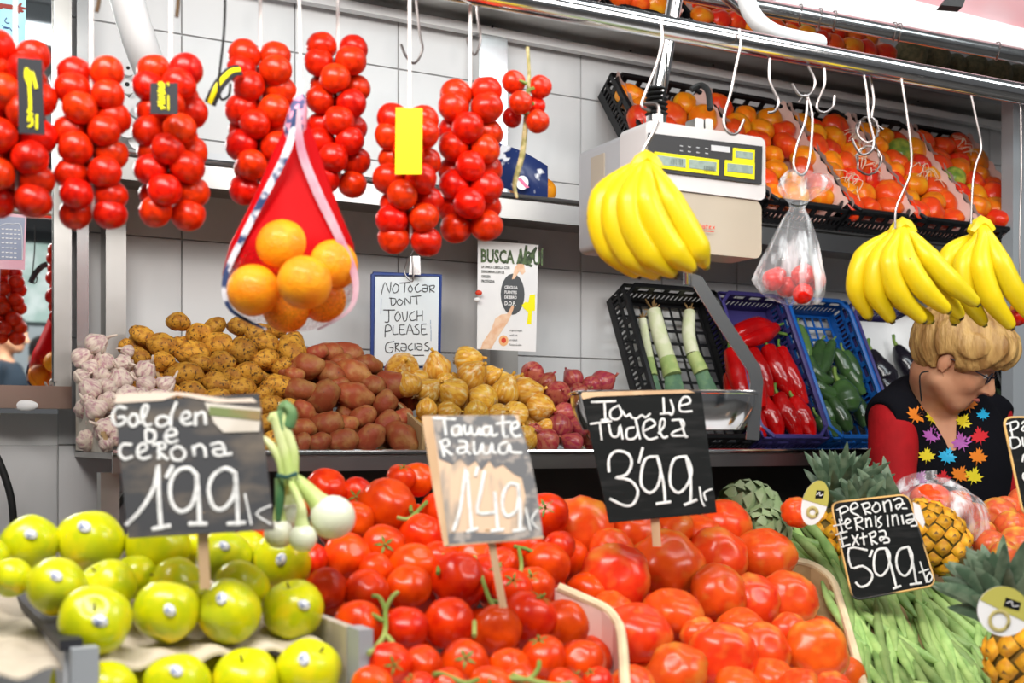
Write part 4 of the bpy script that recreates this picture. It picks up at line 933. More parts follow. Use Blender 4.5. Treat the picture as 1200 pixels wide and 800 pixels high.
# ================================================================ lower wall crates
def wcr(label, pxl, pxr, m, Dt=3.2, yt=341, h=.095, Df=3.0, group='tilted crates on the lower shelf'):
    return Crate('vegetable_crate', label, LX(pxl, Dt)+.004, LX(pxr, Dt)-.004, Df, EYE+.02, Dt+.03, zat((pxl+pxr)/2, yt, Dt+.03), h, m, group)
c1 = wcr('black tilted crate holding the two leeks', 736, 846, m_black, 3.2, 338)
c2 = wcr('purple tilted crate full of red peppers', 848, 925, m_purple, 3.2, 346)
c3 = wcr('blue tilted crate full of dark green peppers', 927, 1000, m_blue, 3.2, 352)
c4 = wcr('purple tilted crate lined with white paper, holding aubergines', 1003, 1078, m_purple, 3.2, 360)
c5 = wcr('black tilted crate of courgettes behind the woman', 1082, 1148, m_black, 3.2, 366)
c6 = wcr('black tilted crate of courgettes at the right edge', 1152, 1215, m_black, 3.2, 374)
c4.liner(m_paperw, nm='white_paper'); 
part('back_panel', MB().hexa([c2.p(.003, .003, -.092), c2.p(c2.w-.003, .003, -.092), c2.p(c2.w-.003, c2.l-.003, -.092), c2.p(.003, c2.l-.003, -.092), c2.p(.003, .003, -.088), c2.p(c2.w-.003, .003, -.088), c2.p(c2.w-.003, c2.l-.003, -.088), c2.p(.003, c2.l-.003, -.088)]), m_purple, c2.t, False)
def onray(cr, px, py, n):   # point on a plane parallel to the crate rim
    o_ = cr.p(0, 0, n); d = P(px, py, 1.0)-Vector((0, 0, EYE)); k = (o_-Vector((0, 0, EYE))).dot(cr.N)/d.dot(cr.N); return Vector((0, 0, EYE))+d*k
def leek(label, pts, r):
    t = thing('leek', label, 'leek', onray(c1, *pts[-1], -.08), 'leeks in the black crate')
    ps = [onray(c1, x, y, -.08) for x, y in pts]; n = len(ps)
    rr = r*ps[0].y/F
    part('white_shaft', MB().tube(ps[:3], [rr*.9, rr, rr*1.02], 12, smooth=4), m_leekw, t)
    part('pale_shaft', MB().tube(ps[2:4], [rr*1.02, rr*1.15], 12, smooth=3), m_leeky, t)
    e = ps[-1]-ps[-2]
    for k, dx in enumerate((-.5, .1, .6)):
        q_ = [ps[3]-e*.15, ps[3]+(ps[4]-ps[3])*.5+c1.A*dx*rr*.6, ps[4]+c1.A*dx*rr*1.6]
        part('leaf', MB().tube(q_, [rr*.9, rr*.95, rr*.8], 8, flat=.35, smooth=4), m_leekg, t)
    rt = MB(); e = (ps[0]-ps[1]).normalized()
    for k in range(16):
        v = Vector((rs.uniform(-1, 1), rs.uniform(-1, 1), rs.uniform(-1, 1)))*rr*1.0; rt.tube([ps[0], ps[0]+e*rr*.5+v*.6, ps[0]+e*rr*.9+v*1.1], .0016, 4)
    part('roots', rt, m_root, t)['kind'] = 'stuff'
leek('left leek with dry roots on top', [(766, 364), (773, 392), (782, 420), (788, 440), (793, 475)], 9.5)
leek('thin leek at the far left of the leek crate', [(753, 374), (757, 398), (761, 420), (765, 440), (772, 475)], 5)
leek('right leek split at its white end', [(808, 366), (807, 392), (812, 415), (822, 436), (835, 470)], 8)
def veg(name, label, cat, group, cr, pts, r, m, n=-.03, prof=None, stem=None, parent=None):
    ps = [onray(cr, x, y, n) for x, y in pts]; rr = r*ps[0].y/F
    prof = prof or [.5, 1, .95, .45]; 
    if len(prof) != len(ps): prof = [.5]+[1]*(len(ps)-2)+[.45]
    e = (ps[0]-ps[1]).normalized()
    ps2 = [ps[0]+e*rr*.3]+ps; rad = [rr*.2]+[rr*p for p in prof]
    o = solo(name, MB().tube(ps2, rad, 12, smooth=5), m, label, cat, group)
    if stem: part('stem', MB().tube([ps2[0]-e*rr*.1, ps2[0]+e*rr*.5, ps2[0]+e*rr*1.1+cr.A*rr*.3], [rr*.22, rr*.14, rr*.16], 6), stem, o)
    return o
RPp = [((904, 388), (888, 384), (868, 390), (854, 398), 13), ((908, 384), (896, 392), (880, 398), (862, 404), 10), ((856, 412), (862, 435), (868, 460), (873, 480), 11), ((880, 412), (887, 430), (895, 448), (902, 466), 13), ((900, 408), (908, 428), (918, 448), (930, 466), 12),
       ((875, 420), (880, 440), (888, 462), (893, 478), 12), ((892, 468), (900, 485), (908, 500), (912, 514), 13), ((912, 464), (920, 482), (930, 498), (936, 514), 12), ((930, 468), (938, 484), (946, 500), (952, 512), 12), ((855, 440), (860, 462), (866, 482), (872, 500), 11), ((878, 474), (884, 490), (890, 504), (894, 514), 11), ((915, 410), (925, 435), (935, 455), (944, 474), 10)]
for k, it in enumerate(RPp):
    veg('red_pepper', 'long shiny red pepper in the purple crate, %s from top' % ordn(k+1), 'pepper', 'red peppers in the purple crate', c2, it[:4], it[4], m_pepper, -.03+.012*(k % 3), [.75, 1.05, .95, .4], m_calyx)
for k in range(14):
    a, b = .03+rc.random()*(c3.w-.06), .03+rc.random()*(c3.l-.22)
RG = [((936, 384), (940, 398), (944, 414), (946, 424), 9), ((962, 402), (958, 415), (956, 430), (950, 442), 9), ((975, 402), (970, 416), (966, 428), (960, 440), 8), ((948, 420), (955, 436), (964, 444), (974, 446), 8), ((990, 414), (998, 428), (1004, 440), (1012, 452), 10), ((985, 420), (994, 436), (1004, 450), (1012, 462), 8),
      ((954, 444), (962, 456), (974, 462), (980, 464), 9), ((984, 450), (990, 462), (994, 474), (996, 482), 16), ((958, 470), (966, 480), (972, 492), (976, 500), 11), ((972, 434), (978, 444), (984, 446), (990, 444), 8), ((975, 468), (982, 480), (990, 495), (996, 505), 10), ((960, 490), (968, 500), (978, 508), (984, 512), 11), ((1000, 465), (1006, 476), (1012, 490), (1016, 500), 10), ((978, 412), (986, 422), (992, 434), (996, 442), 9)]
for k, it in enumerate(RG):
    veg('green_pepper', 'dark green pepper in the blue crate, %s from top' % ordn(k+1), 'pepper', 'green peppers in the blue crate', c3, it[:4], it[4], m_gpepper if k else M('mid_green_pepper', (.10, .19, .05), rough=.3, coat=.3), -.06+.014*(k % 4), [.7, 1.0, 1.0, .5], m_calyx)
veg('aubergine', 'dark aubergine lying on white paper, left one', 'aubergine', None, c4, ((1022, 414), (1028, 428), (1038, 442), (1044, 452)), 14, m_auberg, -.03, [.5, .9, 1.1, .7], m_calyx)
veg('aubergine', 'dark aubergine lying on white paper, right one', 'aubergine', None, c4, ((1052, 408), (1058, 420), (1068, 434), (1074, 444)), 13, m_auberg, -.03, [.5, .9, 1.1, .7], m_calyx)
veg('aubergine', 'dark aubergine low in the paper lined crate beside the vest', 'aubergine', None, c4, ((1030, 440), (1040, 452), (1052, 468), (1060, 480)), 13, m_auberg, -.03, [.5, .9, 1.1, .7], m_calyx)
for k in range(7):
    veg('courgette', 'long dark courgette behind the woman, %s from left in right crates' % ordn(k+1), 'courgette', 'courgettes', c6 if k > 2 else c5, ((1140+9*k-14, 412+k), (1146+9*k-12, 440), (1156+9*k-10, 480), (1166+9*k-8, 514)), 7, m_courg, -.05, [.6, 1, 1.05, .7], m_calyx)
for k in range(6):
    veg('cucumber', 'dark cucumber in upper part of the right crates, %s from left' % ordn(k+1), 'cucumber', 'cucumbers', c6 if k > 1 else c5, ((1150+10*k-10, 384+k*2), (1155+10*k-10, 396+k*2), (1163+10*k-10, 412+k*2), (1168+10*k-10, 424+k*2)), 7, m_courg, -.06, [.6, 1, 1.05, .7], m_calyx)
# red tomato net at right edge behind bananas
for n, (x, y, r, mm) in enumerate([(1196, 350, 12, 0), (1192, 372, 11, 0), (1197, 362, 13, 1)]):
    spawn((bpy.data.meshes['orange'], []) if mm else tom_small[n], P(x, y, 2.45+.03*n), (0, 0, 0), r*2.45/F, 'orange' if mm else 'tomato', '%s at the right edge beside the bananas' % ['upper red fruit', 'lower red fruit', 'orange fruit'][n], 'fruit')
hook('wire down to the red fruit at the right edge', [(1196, 118), (1197, 200), (1195, 280), (1196, 345)], 2.46, .002)
# ================================================================ scale
st = thing('hanging_scale', 'white electronic hanging scale with dark display panel', 'scale', P(800, 300, 2.2))
sx0, sx1, sD = LX(757, 2.02), LX(897, 2.02), 2.02
zt_, zm_, zb2 = zat(757, 140, 2.02), zat(757, 218, 2.02), zat(757, 290, 2.02)
def rbox(x0, x1, y0, y1, z0, z1, r=.012, n=4, taper=0):
    pr = []
    for cx, cz, a0 in ((x1-r, z1-r, 0), (x0+r, z1-r, PI/2), (x0+r, z0+r, PI), (x1-r, z0+r, 1.5*PI)):
        for k in range(n+1): a = a0+PI/2*k/n; pr.append((cx+r*Cc(a), cz+r*S(a)))
    mb = MB(); f = [fromL(x, y0, z) for x, z in pr]; mb.prism(f, fromL(0, y1, 0)-fromL(0, y0, 0)); return mb
yD = sD*CT; dep = .155
part('housing', rbox(sx0, sx1, yD, yD+dep*.55, zm_, zt_, .014), m_scalew, st, False)
part('side_housing', rbox(sx0+.002, sx1-.002, yD+dep*.55, yD+dep*1.5, zb2+.02, zt_-.006, .014), m_scales, st, False)
part('lower_cover', rbox(sx0+.004, sx1-.006, yD+.004, yD+dep*.5, zb2, zm_-.001, .016), m_scaleb, st, False)
pl = Plane([fromL(sx0, yD-.001, 2)], Vector((ST, -CT, 0)))
flatpoly(st, pl, 'display_panel', [(290, 152), (852, 218), (848, 405), (285, 335)], 690, 120, 4.21, m_panel, .003)
for q_, nm in (([(318, 245), (636, 285), (634, 362), (316, 322)], 'yellow_bezel'), ([(706, 226), (812, 238), (810, 300), (704, 288)], 'yellow_bezel'), ([(666, 286), (812, 300), (810, 382), (664, 362)], 'yellow_bezel')):
    flatpoly(st, pl, nm, q_, 690, 120, 4.21, m_yel, .0045)
for q_ in ([(330, 262), (470, 280), (470, 325), (330, 308)], [(488, 282), (622, 298), (620, 342), (487, 326)], [(716, 240), (800, 250), (800, 284), (715, 274)], [(676, 302), (800, 314), (800, 356), (675, 342)]):
    flatpoly(st, pl, 'display', q_, 690, 120, 4.21, m_lcd, .0055)
flatpoly(st, pl, 'name_plate', [(598, 212), (690, 222), (690, 250), (598, 240)], 690, 120, 4.21, m_greyl, .0045)
strokes(st, pl, [[(x, y), (x+12, y+2)] for x in (443, 483, 525, 568) for y in (216+(x-443)*.1, 240+(x-443)*.1)], 690, 120, 4.21, 1.2, m_greyl, 'panel_marks', .0045)
strokes(st, pl, [[(525, 600), (525, 622)], [(534, 598), (534, 623)], [(546, 600), (546, 623)], [(541, 607), (552, 607)], [(567, 615), (556, 612), (560, 622), (568, 622), (568, 608), (558, 607)], [(578, 603), (578, 624)], [(573, 609), (584, 610)], [(590, 624), (592, 612), (600, 612), (590, 618), (600, 625)], [(608, 612), (618, 624)], [(618, 612), (608, 625)]], 690, 120, 4.21, 1.1, m_redink, 'maker_lettering', .002)
strokes(st, pl, [[(535, 632), (612, 638)]], 690, 120, 4.21, 1.3, m_redink, 'underline', .002)
strokes(st, pl, [[(x, 260+x*.1), (x, 290+x*.1)] for x in range(560, 615, 8)]+[[(x, 240+x*.1), (x, 268+x*.1)] for x in range(400, 460, 10)], 690, 120, 4.21, .7, m_tagd, 'digits', .0065)
part('label_patch', MB().box((sx0-.0005, yD+dep*.9, zt_-.12), (sx0+.003, yD+dep*1.2, zt_-.03), fromL), m_scaleb, st, False)
pc = fromL((sx0*.72+sx1*.28), yD+dep*.5, zt_)
pY = pc.y
part('pole', MB().tube([pc+Vector((0, 0, .05)), P(796, -30, pY)], .0148, 18), m_chrome, st)
mb = MB(); 
for k in range(6): mb.tube([pc+Vector((0, 0, .035+.009*k)), pc+Vector((0, 0, .0385+.009*k)), pc+Vector((0, 0, .043+.009*k))], [.017, .022, .017], 20, cap=True)
part('rubber_bellows', mb, m_rubber, st)
part('collar', MB().tube([pc+Vector((0, 0, -.002)), pc+Vector((0, 0, .034))], .019, 18), m_steel, st)
part('cable_gland', rbox((sx0*.5+sx1*.5)-.006, sx0*.5+sx1*.5+.014, yD+.03, yD+.06, zt_-.002, zt_+.028, .004), m_steel_d, st)
part('cable_gland', rbox((sx0*.5+sx1*.5)+.018, sx0*.5+sx1*.5+.036, yD+.03, yD+.06, zt_-.002, zt_+.030, .004), m_steel_d, st)
mb = MB(); mb.tube([P(810, 105, pY+.03), P(822, 100, pY+.03), P(830, 108, pY), P(832, 128, pY-.02)], .006, 8, smooth=4); mb.tube([P(782, 60, pY-.02), P(781, 100, pY-.02), P(776, 120, pY-.02)], .0016, 6)
part('cable', mb, m_rubber, st)
# pan and arm
pn = thing('scale_pan', 'polished steel weighing pan on a bent flat arm below the scale', 'pan', P(860, 515, 2.2), None)
PY = 2.12
mb = MB(); arm = [P(806, 326, PY), P(818, 330, PY), P(846, 375, PY), P(884, 432, PY), P(887, 448, PY), P(882, 515, PY)]
Lp, Rp = [], []
for i in range(len(arm)):
    d1 = (arm[i]-arm[max(i-1, 0)]); d2 = (arm[min(i+1, len(arm)-1)]-arm[i]); d_ = (d1.normalized()+d2.normalized()).normalized() if i not in (0, len(arm)-1) else (d1+d2).normalized()
    q_ = d_.cross(Vector((0, 1, 0))).normalized()*.0115; Lp.append(arm[i]+q_); Rp.append(arm[i]-q_)
for i in range(len(arm)-1):
    e = Vector((0, .006, 0)); mb.hexa([Rp[i], Rp[i+1], Rp[i+1]+e, Rp[i]+e, Lp[i], Lp[i+1], Lp[i+1]+e, Lp[i]+e])
part('arm', mb, m_steel, pn, False)
part('pivot', MB().tube([P(806, 318, PY+.003), P(806, 334, PY+.003)], .008, 10), m_chrome, pn)
mb = MB()
def panf(u, v):
    a = 2*PI*u; sx = abs(Cc(a))**.5*(1 if Cc(a) > 0 else -1); sy = abs(S(a))**.5*(1 if S(a) > 0 else -1)
    rr = 1-.22*v**2; c = P(775, 462, PY+.06)
    if v > .8: rr *= 1-(v-.8)*4.6
    return c+Vector((sx*.165*rr, sy*.11*rr, -.066*min(v/.8, 1)))
mb.grid(panf, 48, 14); part('bowl', mb, m_chrome, pn)
mb = MB(); c = P(775, 462, PY+.06)
mb.tube([c+Vector((abs(Cc(a))**.5*(1 if Cc(a) > 0 else -1)*.166, abs(S(a))**.5*(1 if S(a) > 0 else -1)*.111, 0)) for a in [2*PI*k/48 for k in range(49)]], .0035, 6); part('rim', mb, m_chrome, pn)
# ================================================================ whiteboard and poster
wbt, c, n_ = card('whiteboard', 'small blue framed whiteboard asking not to touch, hanging behind potatoes', [(437, 322), (518, 324), (515, 425), (436, 432)], [2.98, 3.06, 3.06, 2.98], m_wb, 'sign', .004); pl = Plane(c, n_)
mb = MB(); cc = [P(x, y, yy) for (x, y), yy in zip([(437, 321), (516, 323), (514, 430), (436, 430)], [2.98, 3.06, 3.06, 2.98])]; mb.tube(cc+[cc[0]], .0062, 6); part('frame', mb, m_wbblue, wbt)
WBS = [[(95, 370), (120, 290), (150, 360), (160, 290)], [(190, 300), (170, 330), (180, 360), (205, 350), (210, 315), (190, 300)], [(220, 295), (285, 290)], [(255, 295), (250, 355)], [(290, 310), (275, 335), (290, 355), (305, 335), (290, 310)], [(345, 300), (320, 325), (335, 355), (360, 345)],
 [(370, 310), (400, 310), (400, 350), (375, 350), (372, 330), (400, 330)], [(420, 355), (420, 315)], [(415, 315), (450, 310), (445, 330), (420, 335), (450, 355)], [(160, 395), (165, 445), (190, 430), (190, 400), (150, 395)], [(215, 400), (200, 425), (220, 445), (240, 420), (215, 400)],
 [(255, 440), (255, 395), (290, 435), (290, 385)], [(300, 385), (360, 380)], [(330, 385), (335, 435)], [(110, 475), (185, 475)], [(145, 475), (145, 550), (120, 555)], [(205, 485), (185, 520), (200, 550), (225, 520), (205, 485)], [(235, 490), (245, 545), (265, 540), (270, 485)], [(315, 485), (285, 510), (295, 545), (325, 540)],
 [(335, 480), (335, 545)], [(370, 480), (370, 545)], [(335, 515), (370, 510)], [(120, 655), (125, 580), (155, 580), (160, 610), (125, 620)], [(175, 580), (175, 635), (205, 635)], [(220, 575), (220, 635), (255, 635)], [(220, 575), (250, 575)], [(220, 605), (245, 605)], [(265, 635), (285, 570), (310, 635)], [(270, 610), (305, 610)],
 [(345, 570), (320, 585), (345, 610), (345, 635), (315, 635)], [(365, 570), (365, 635), (400, 635)], [(365, 570), (395, 568)], [(365, 600), (390, 600)], [(180, 685), (130, 700), (125, 750), (160, 760), (175, 730), (150, 725)], [(190, 700), (190, 750)], [(185, 700), (215, 700), (190, 725), (220, 750)],
 [(230, 700), (260, 705), (260, 745), (230, 745), (230, 725), (262, 725)], [(300, 700), (275, 720), (285, 745), (305, 740)], [(320, 700), (320, 740)], [(335, 700), (365, 705), (365, 740), (338, 740), (336, 720), (366, 720)], [(410, 690), (385, 705), (415, 725), (410, 745), (385, 745)], [(205, 790), (290, 780), (380, 778)]]
strokes(wbt, pl, WBS, 430, 280, 5.714, 1.25, m_ink, 'marker_writing')
strokes(wbt, pl, [[(425, 545), (425, 570)], [(425, 580), (427, 600)], [(428, 610), (428, 680)], [(95, 400), (92, 500)]], 430, 280, 5.714, 1.0, M('faded_marker', (.35, .42, .55)), 'faded_marks')
hook('small wire hook clipped to the top of the whiteboard', [(485, 292), (478, 305), (474, 318), (478, 326), (484, 328), (483, 300)], 2.93, .0022)
mb = MB(); mb.hexa([P(479, 322, 3.0), P(493, 322, 3.0), P(493, 322, 3.02), P(479, 322, 3.02), P(481, 300, 3.0), P(492, 300, 3.0), P(492, 300, 3.02), P(481, 300, 3.02)]); solo('clip', mb, m_steel, 'steel clip above the whiteboard', 'clip', smooth=False)
po, c, n_ = card('poster', 'onion advertising poster with a finger on a black oval', [(560, 281), (631, 287), (628, 412), (559, 409)], [3.1, 3.14, 3.14, 3.1], m_paperw, 'poster'); pl = Plane(c, n_)
m_printb = M('print_black', (.03, .035, .03)); m_finger = M('print_skin', (.78, .45, .27), (.85, .6, .42), ns=40); m_printg = M('print_green', (.10, .16, .06), (.03, .05, .02), ns=80)
flatpoly(po, pl, 'black_oval', circ(975, 370, 80, 138), 430, 280, 5.714, M('print_oval', (.07, .075, .08)), .0008)
flatpoly(po, pl, 'finger_print', [(760, 738), (775, 690), (830, 610), (860, 530), (900, 505), (940, 500), (970, 445), (985, 455), (965, 510), (940, 560), (880, 650), (830, 735)], 430, 280, 5.714, m_finger, .0012)
flatpoly(po, pl, 'fingertip_print', [(970, 270), (990, 190), (1010, 165), (1050, 170), (1060, 220), (1040, 240), (1020, 215), (990, 265)], 430, 280, 5.714, m_finger, .0012)
flatpoly(po, pl, 'green_tops', [(1015, 165), (1020, 70), (1035, 60), (1045, 130), (1060, 40), (1075, 45), (1072, 120), (1130, 50), (1140, 60), (1100, 160), (1070, 180), (1050, 165)], 430, 280, 5.714, m_printg, .0011)
flatpoly(po, pl, 'yellow_splash', [(1035, 445), (1060, 420), (1080, 425), (1090, 375), (1125, 370), (1125, 480), (1105, 480), (1100, 570), (1070, 570), (1080, 490), (1055, 470)], 430, 280, 5.714, m_yel, .0010)
flatpoly(po, pl, 'round_seal', circ(915, 680, 32, 36), 430, 280, 5.714, M('seal_orange', (.85, .45, .2)), .0008)
flatpoly(po, pl, 'seal_centre', circ(915, 678, 16, 18), 430, 280, 5.714, m_redink, .0012)
def text_on(parent, pl, body, px, py, size_px, m, nm='lettering', slope=0.0, bold=.0, sx=1.0, lift=.0012):
    cu = bpy.data.curves.new('t', 'FONT'); cu.body = body; cu.size = 1; cu.extrude = 0; cu.offset = bold; cu.resolution_u = 2
    ob = bpy.data.objects.new('t', cu); COL.objects.link(ob); dg = bpy.context.evaluated_depsgraph_get(); me = bpy.data.meshes.new_from_object(ob.evaluated_get(dg))
    bpy.data.objects.remove(ob); mb = MB()
    mb.v = [tuple(pl.at(px+v.co.x*size_px*sx, py-v.co.y*size_px+v.co.x*size_px*sx*slope, lift)) for v in me.vertices]; mb.f = [tuple(p.vertices) for p in me.polygons]
    return part(nm, mb, m, parent, False)
text_on(po, pl, 'BUSCA AQU\u00cd', 563.0, 306.5, 21, m_printg, slope=.05, bold=.035, sx=.60)
for k, s_ in enumerate(['LA UNICA CEBOLLA CON', 'DENOMINACION DE', 'ORIGEN', 'PROTEGIDA']): text_on(po, pl, s_, 564, 314+5.6*k, 4.6, m_printb, sx=.62, slope=.04, bold=.02)
for k, (s_, z_) in enumerate([('CEBOLLA', 4.8), ('FUENTES', 4.8), ('DE EBRO', 4.8), ('D.O.P.', 6.5)]): text_on(po, pl, s_, 591, 338+5.8*k+(2 if k == 3 else 0), z_, m_paperw, sx=.75, slope=.04, bold=.03, lift=.002)
for k in range(4): text_on(po, pl, ['origen protegida', 'certificada', 'de calidad', 'fuentes de ebro'][k], 597, 388+5.6*k, 3.6, m_tagd, sx=.62, slope=.03)
rb = thing('red_button', 'small red and white fixing at the left of poster', 'button', P(561, 348, 3.08)); part('red_cap', MB().ell(P(561, 343, 3.085), (.009, .005, .007)), m_redink, rb); part('white_cap', MB().ell(P(559, 351, 3.085), (.009, .005, .006)), m_paperw, rb)
# calendar and picture on the mirror
cal_, c, n_ = card('calendar', 'pink edged calendar stuck on the mirror below the leftmost tomatoes', [(-30, 246), (31, 252), (29, 316), (-30, 314)], [2.35, 2.4, 2.4, 2.35], M('calendar_pink', (.60, .32, .38), (.7, .5, .55), ns=4), 'calendar'); pl = Plane(c, n_)
flatpoly(cal_, pl, 'month_grid', [(-160, 100), (260, 135), (235, 575), (-160, 565)], 0, 240, 8.889, M('calendar_blue', (.24, .27, .36), (.3, .33, .42), ns=6), .0008)
strokes(cal_, pl, [[(x, y+x*.06), (x+18, y+x*.06)] for x in (20, 62, 105, 148, 190) for y in (250, 298, 345, 395, 445, 492, 540) if not (x == 190 and y > 350)], 0, 240, 8.889, 1.2, m_paperw, 'dates', .0016)
strokes(cal_, pl, [[(0, 215), (60, 195), (130, 200), (220, 225), (232, 570)]], 0, 240, 8.889, .8, m_greyl, 'grid_line', .0016)
pc_, c, n_ = card('picture', 'light blue picture with a dark red arm at top left corner', [(-30, -20), (31, -20), (29, 68), (-30, 66)], [2.35, 2.4, 2.4, 2.35], m_cyan, 'picture'); pl = Plane(c, n_)
flatpoly(pc_, pl, 'red_arm', [(-50, 30), (0, 30), (110, 45), (130, 60), (170, 50), (185, 30), (210, 35), (195, 60), (245, 75), (240, 92), (205, 90), (225, 108), (215, 118), (180, 112), (185, 128), (170, 122), (155, 90), (110, 92), (30, 75), (0, 90), (-50, 85)], 0, 0, 8, M('print_dark_red', (.28, .03, .02)), .0008)
strokes(pc_, pl, [[(60, 170), (45, 200), (70, 220), (85, 215)], [(20, 240), (60, 260), (90, 262)], [(150, 240), (165, 235), (175, 262)], [(95, 270), (110, 290)], [(30, 262), (75, 268)]], 0, 0, 8, 1.0, m_wbblue, 'drawn_lines', .0012)
# ================================================================ price boards
def board(name, label, corners, Ys, m, stick=None, rim=None):
    t, c, n_ = card(name, label, corners, Ys, m, 'price sign', .004); pl = Plane(c, n_)
    if stick:
        (x0, y0), (x1, y1), w_ = stick; Yb = Ys[2]+.004; a_, b_ = P(x0, y0, Yb+.002), P(x1, y1, Yb+.01); mb = MB(); q_ = Vector((w_*Yb/F/2, 0, 0)); e = Vector((0, .004, 0))
        mb.hexa([b_-q_, b_+q_, b_+q_+e, b_-q_+e, a_-q_, a_+q_, a_+q_+e, a_-q_+e]); part('stick', mb, m_wood, t, False)
    return t, pl
b1, pl = board('price_board', 'worn grey blackboard sign reading 1.99 above the golden apples', [(134, 470), (303, 461), (321, 620), (150, 630)], [1.44, 1.44, 1.40, 1.40], m_board1, ((236, 600), (240, 690), 12))
S1 = [[(115, 120), (75, 115), (50, 160), (70, 205), (110, 190), (110, 165), (85, 165)], [(150, 150), (130, 180), (150, 210), (175, 190), (170, 155), (150, 150)], [(190, 190), (215, 150), (225, 110), (205, 110), (195, 160), (215, 205), (240, 200)], [(332, 172), (300, 160), (272, 172), (270, 198), (295, 210), (325, 192), (332, 172)], [(365, 95), (342, 150), (338, 206)],
 [(390, 180), (430, 165), (425, 140), (400, 145), (390, 180), (410, 200), (440, 195)], [(460, 145), (460, 200)], [(462, 160), (490, 140), (505, 150), (510, 195)], [(215, 245), (220, 285), (255, 280), (260, 240), (225, 225), (215, 235)], [(310, 260), (365, 250), (355, 225), (325, 230), (310, 265), (335, 290), (370, 280)],
 [(140, 300), (100, 300), (85, 340), (110, 370), (145, 360)], [(175, 345), (220, 320), (205, 295), (180, 310), (175, 350), (200, 370), (235, 360)], [(280, 300), (280, 365)], [(255, 300), (300, 290), (310, 315), (275, 330), (320, 370)], [(370, 310), (340, 330), (350, 370), (390, 375), (410, 345), (390, 315), (365, 310)],
 [(450, 310), (455, 350)], [(450, 320), (480, 300), (505, 320), (510, 355)], [(540, 300), (580, 290), (600, 310), (600, 350), (560, 350), (550, 325), (600, 320)], [(600, 350), (635, 345)]]
S1b = [[(125, 690), (200, 610), (260, 500), (275, 400), (280, 560), (290, 710)], [(255, 715), (330, 700)], [(345, 410), (320, 455)], [(465, 450), (430, 415), (370, 430), (335, 500), (345, 590), (390, 630), (440, 600), (465, 520), (465, 450), (475, 560), (480, 690)], [(435, 690), (510, 690)],
 [(655, 440), (610, 415), (550, 450), (525, 520), (545, 600), (590, 620), (640, 570), (660, 500), (655, 440), (665, 560), (670, 690)], [(625, 690), (700, 685)]]
strokes(b1, pl, S1, 120, 450, 4.21, 4.6, m_chalk); strokes(b1, pl, S1b, 120, 450, 4.21, 6.2, m_chalk, 'chalk_price'); strokes(b1, pl, [[(705, 545), (735, 690)], [(830, 600), (760, 640), (830, 690)]], 120, 450, 4.21, 3.0, m_chalk, 'chalk_price')
flatpoly(b1, pl, 'paper_sticker', [(505, 92), (785, 122), (775, 235), (600, 240), (555, 195)], 120, 450, 4.21, m_cardw, .002)
flatpoly(b1, pl, 'sticker_stripe', [(528, 112), (783, 136), (780, 182), (530, 156)], 120, 450, 4.21, M('stripe_green_brown', (.16, .20, .07), (.30, .16, .07), ns=14), .003)
flatpoly(b1, pl, 'torn_edge', [(60, 95), (70, 50), (300, 40), (400, 42), (520, 60), (620, 75), (740, 70), (765, 90), (560, 92), (440, 66), (370, 55), (300, 80), (120, 92)], 120, 450, 4.21, M('torn_card', (.70, .58, .48)), .0012)
b2, pl = board('price_board', 'rubbed pale blackboard sign reading 1.49 above the vine tomatoes', [(497, 487), (607, 486), (637, 630), (521, 640)], [1.56, 1.56, 1.50, 1.50], m_board2, ((573, 620), (590, 712), 9))
S2 = [[(80, 90), (190, 95)], [(135, 95), (145, 175)], [(210, 130), (180, 140), (180, 175), (210, 175), (220, 130), (225, 175)], [(240, 130), (245, 170), (265, 170), (275, 130), (280, 170), (305, 175), (320, 140), (325, 175)], [(370, 135), (340, 140), (340, 175), (370, 175), (380, 130), (385, 180), (410, 175)], [(440, 80), (445, 180), (465, 185)], [(410, 120), (480, 110)], [(485, 150), (520, 135), (515, 110), (490, 120), (485, 160), (505, 185), (530, 180)],
 [(120, 210), (135, 285)], [(115, 215), (150, 200), (160, 230), (130, 245), (175, 280)], [(215, 210), (250, 215), (250, 260), (215, 275), (205, 250), (245, 240)], [(250, 260), (270, 275)], [(290, 215), (295, 275), (320, 265), (335, 220), (340, 270), (370, 270), (385, 220), (390, 265), (405, 270)], [(460, 215), (425, 230), (425, 270), (460, 270), (475, 225), (485, 265), (535, 270)]]
S2b = [[(185, 670), (220, 560), (250, 350), (265, 500), (280, 670)], [(260, 680), (305, 665)], [(310, 350), (300, 385)], [(345, 370), (325, 480), (310, 580), (400, 580)], [(400, 480), (410, 600), (415, 670)], [(385, 677), (440, 670)], [(520, 440), (480, 430), (445, 480), (440, 560), (465, 600), (510, 570), (525, 500), (520, 440), (532, 560), (530, 670)], [(500, 677), (550, 670)]]
strokes(b2, pl, S2, 490, 470, 4.444, 4.0, m_chalk); strokes(b2, pl, S2b, 490, 470, 4.444, 5.2, m_chalk, 'chalk_price'); strokes(b2, pl, [[(560, 560), (585, 670)], [(620, 570), (590, 620), (625, 665)]], 490, 470, 4.444, 3.0, m_chalk, 'chalk_price')
flatpoly(b2, pl, 'bare_wood_edge', [(20, 80), (70, 75), (90, 220), (120, 450), (160, 750), (135, 758), (75, 440), (30, 160)], 490, 470, 4.444, m_wood, .0012)
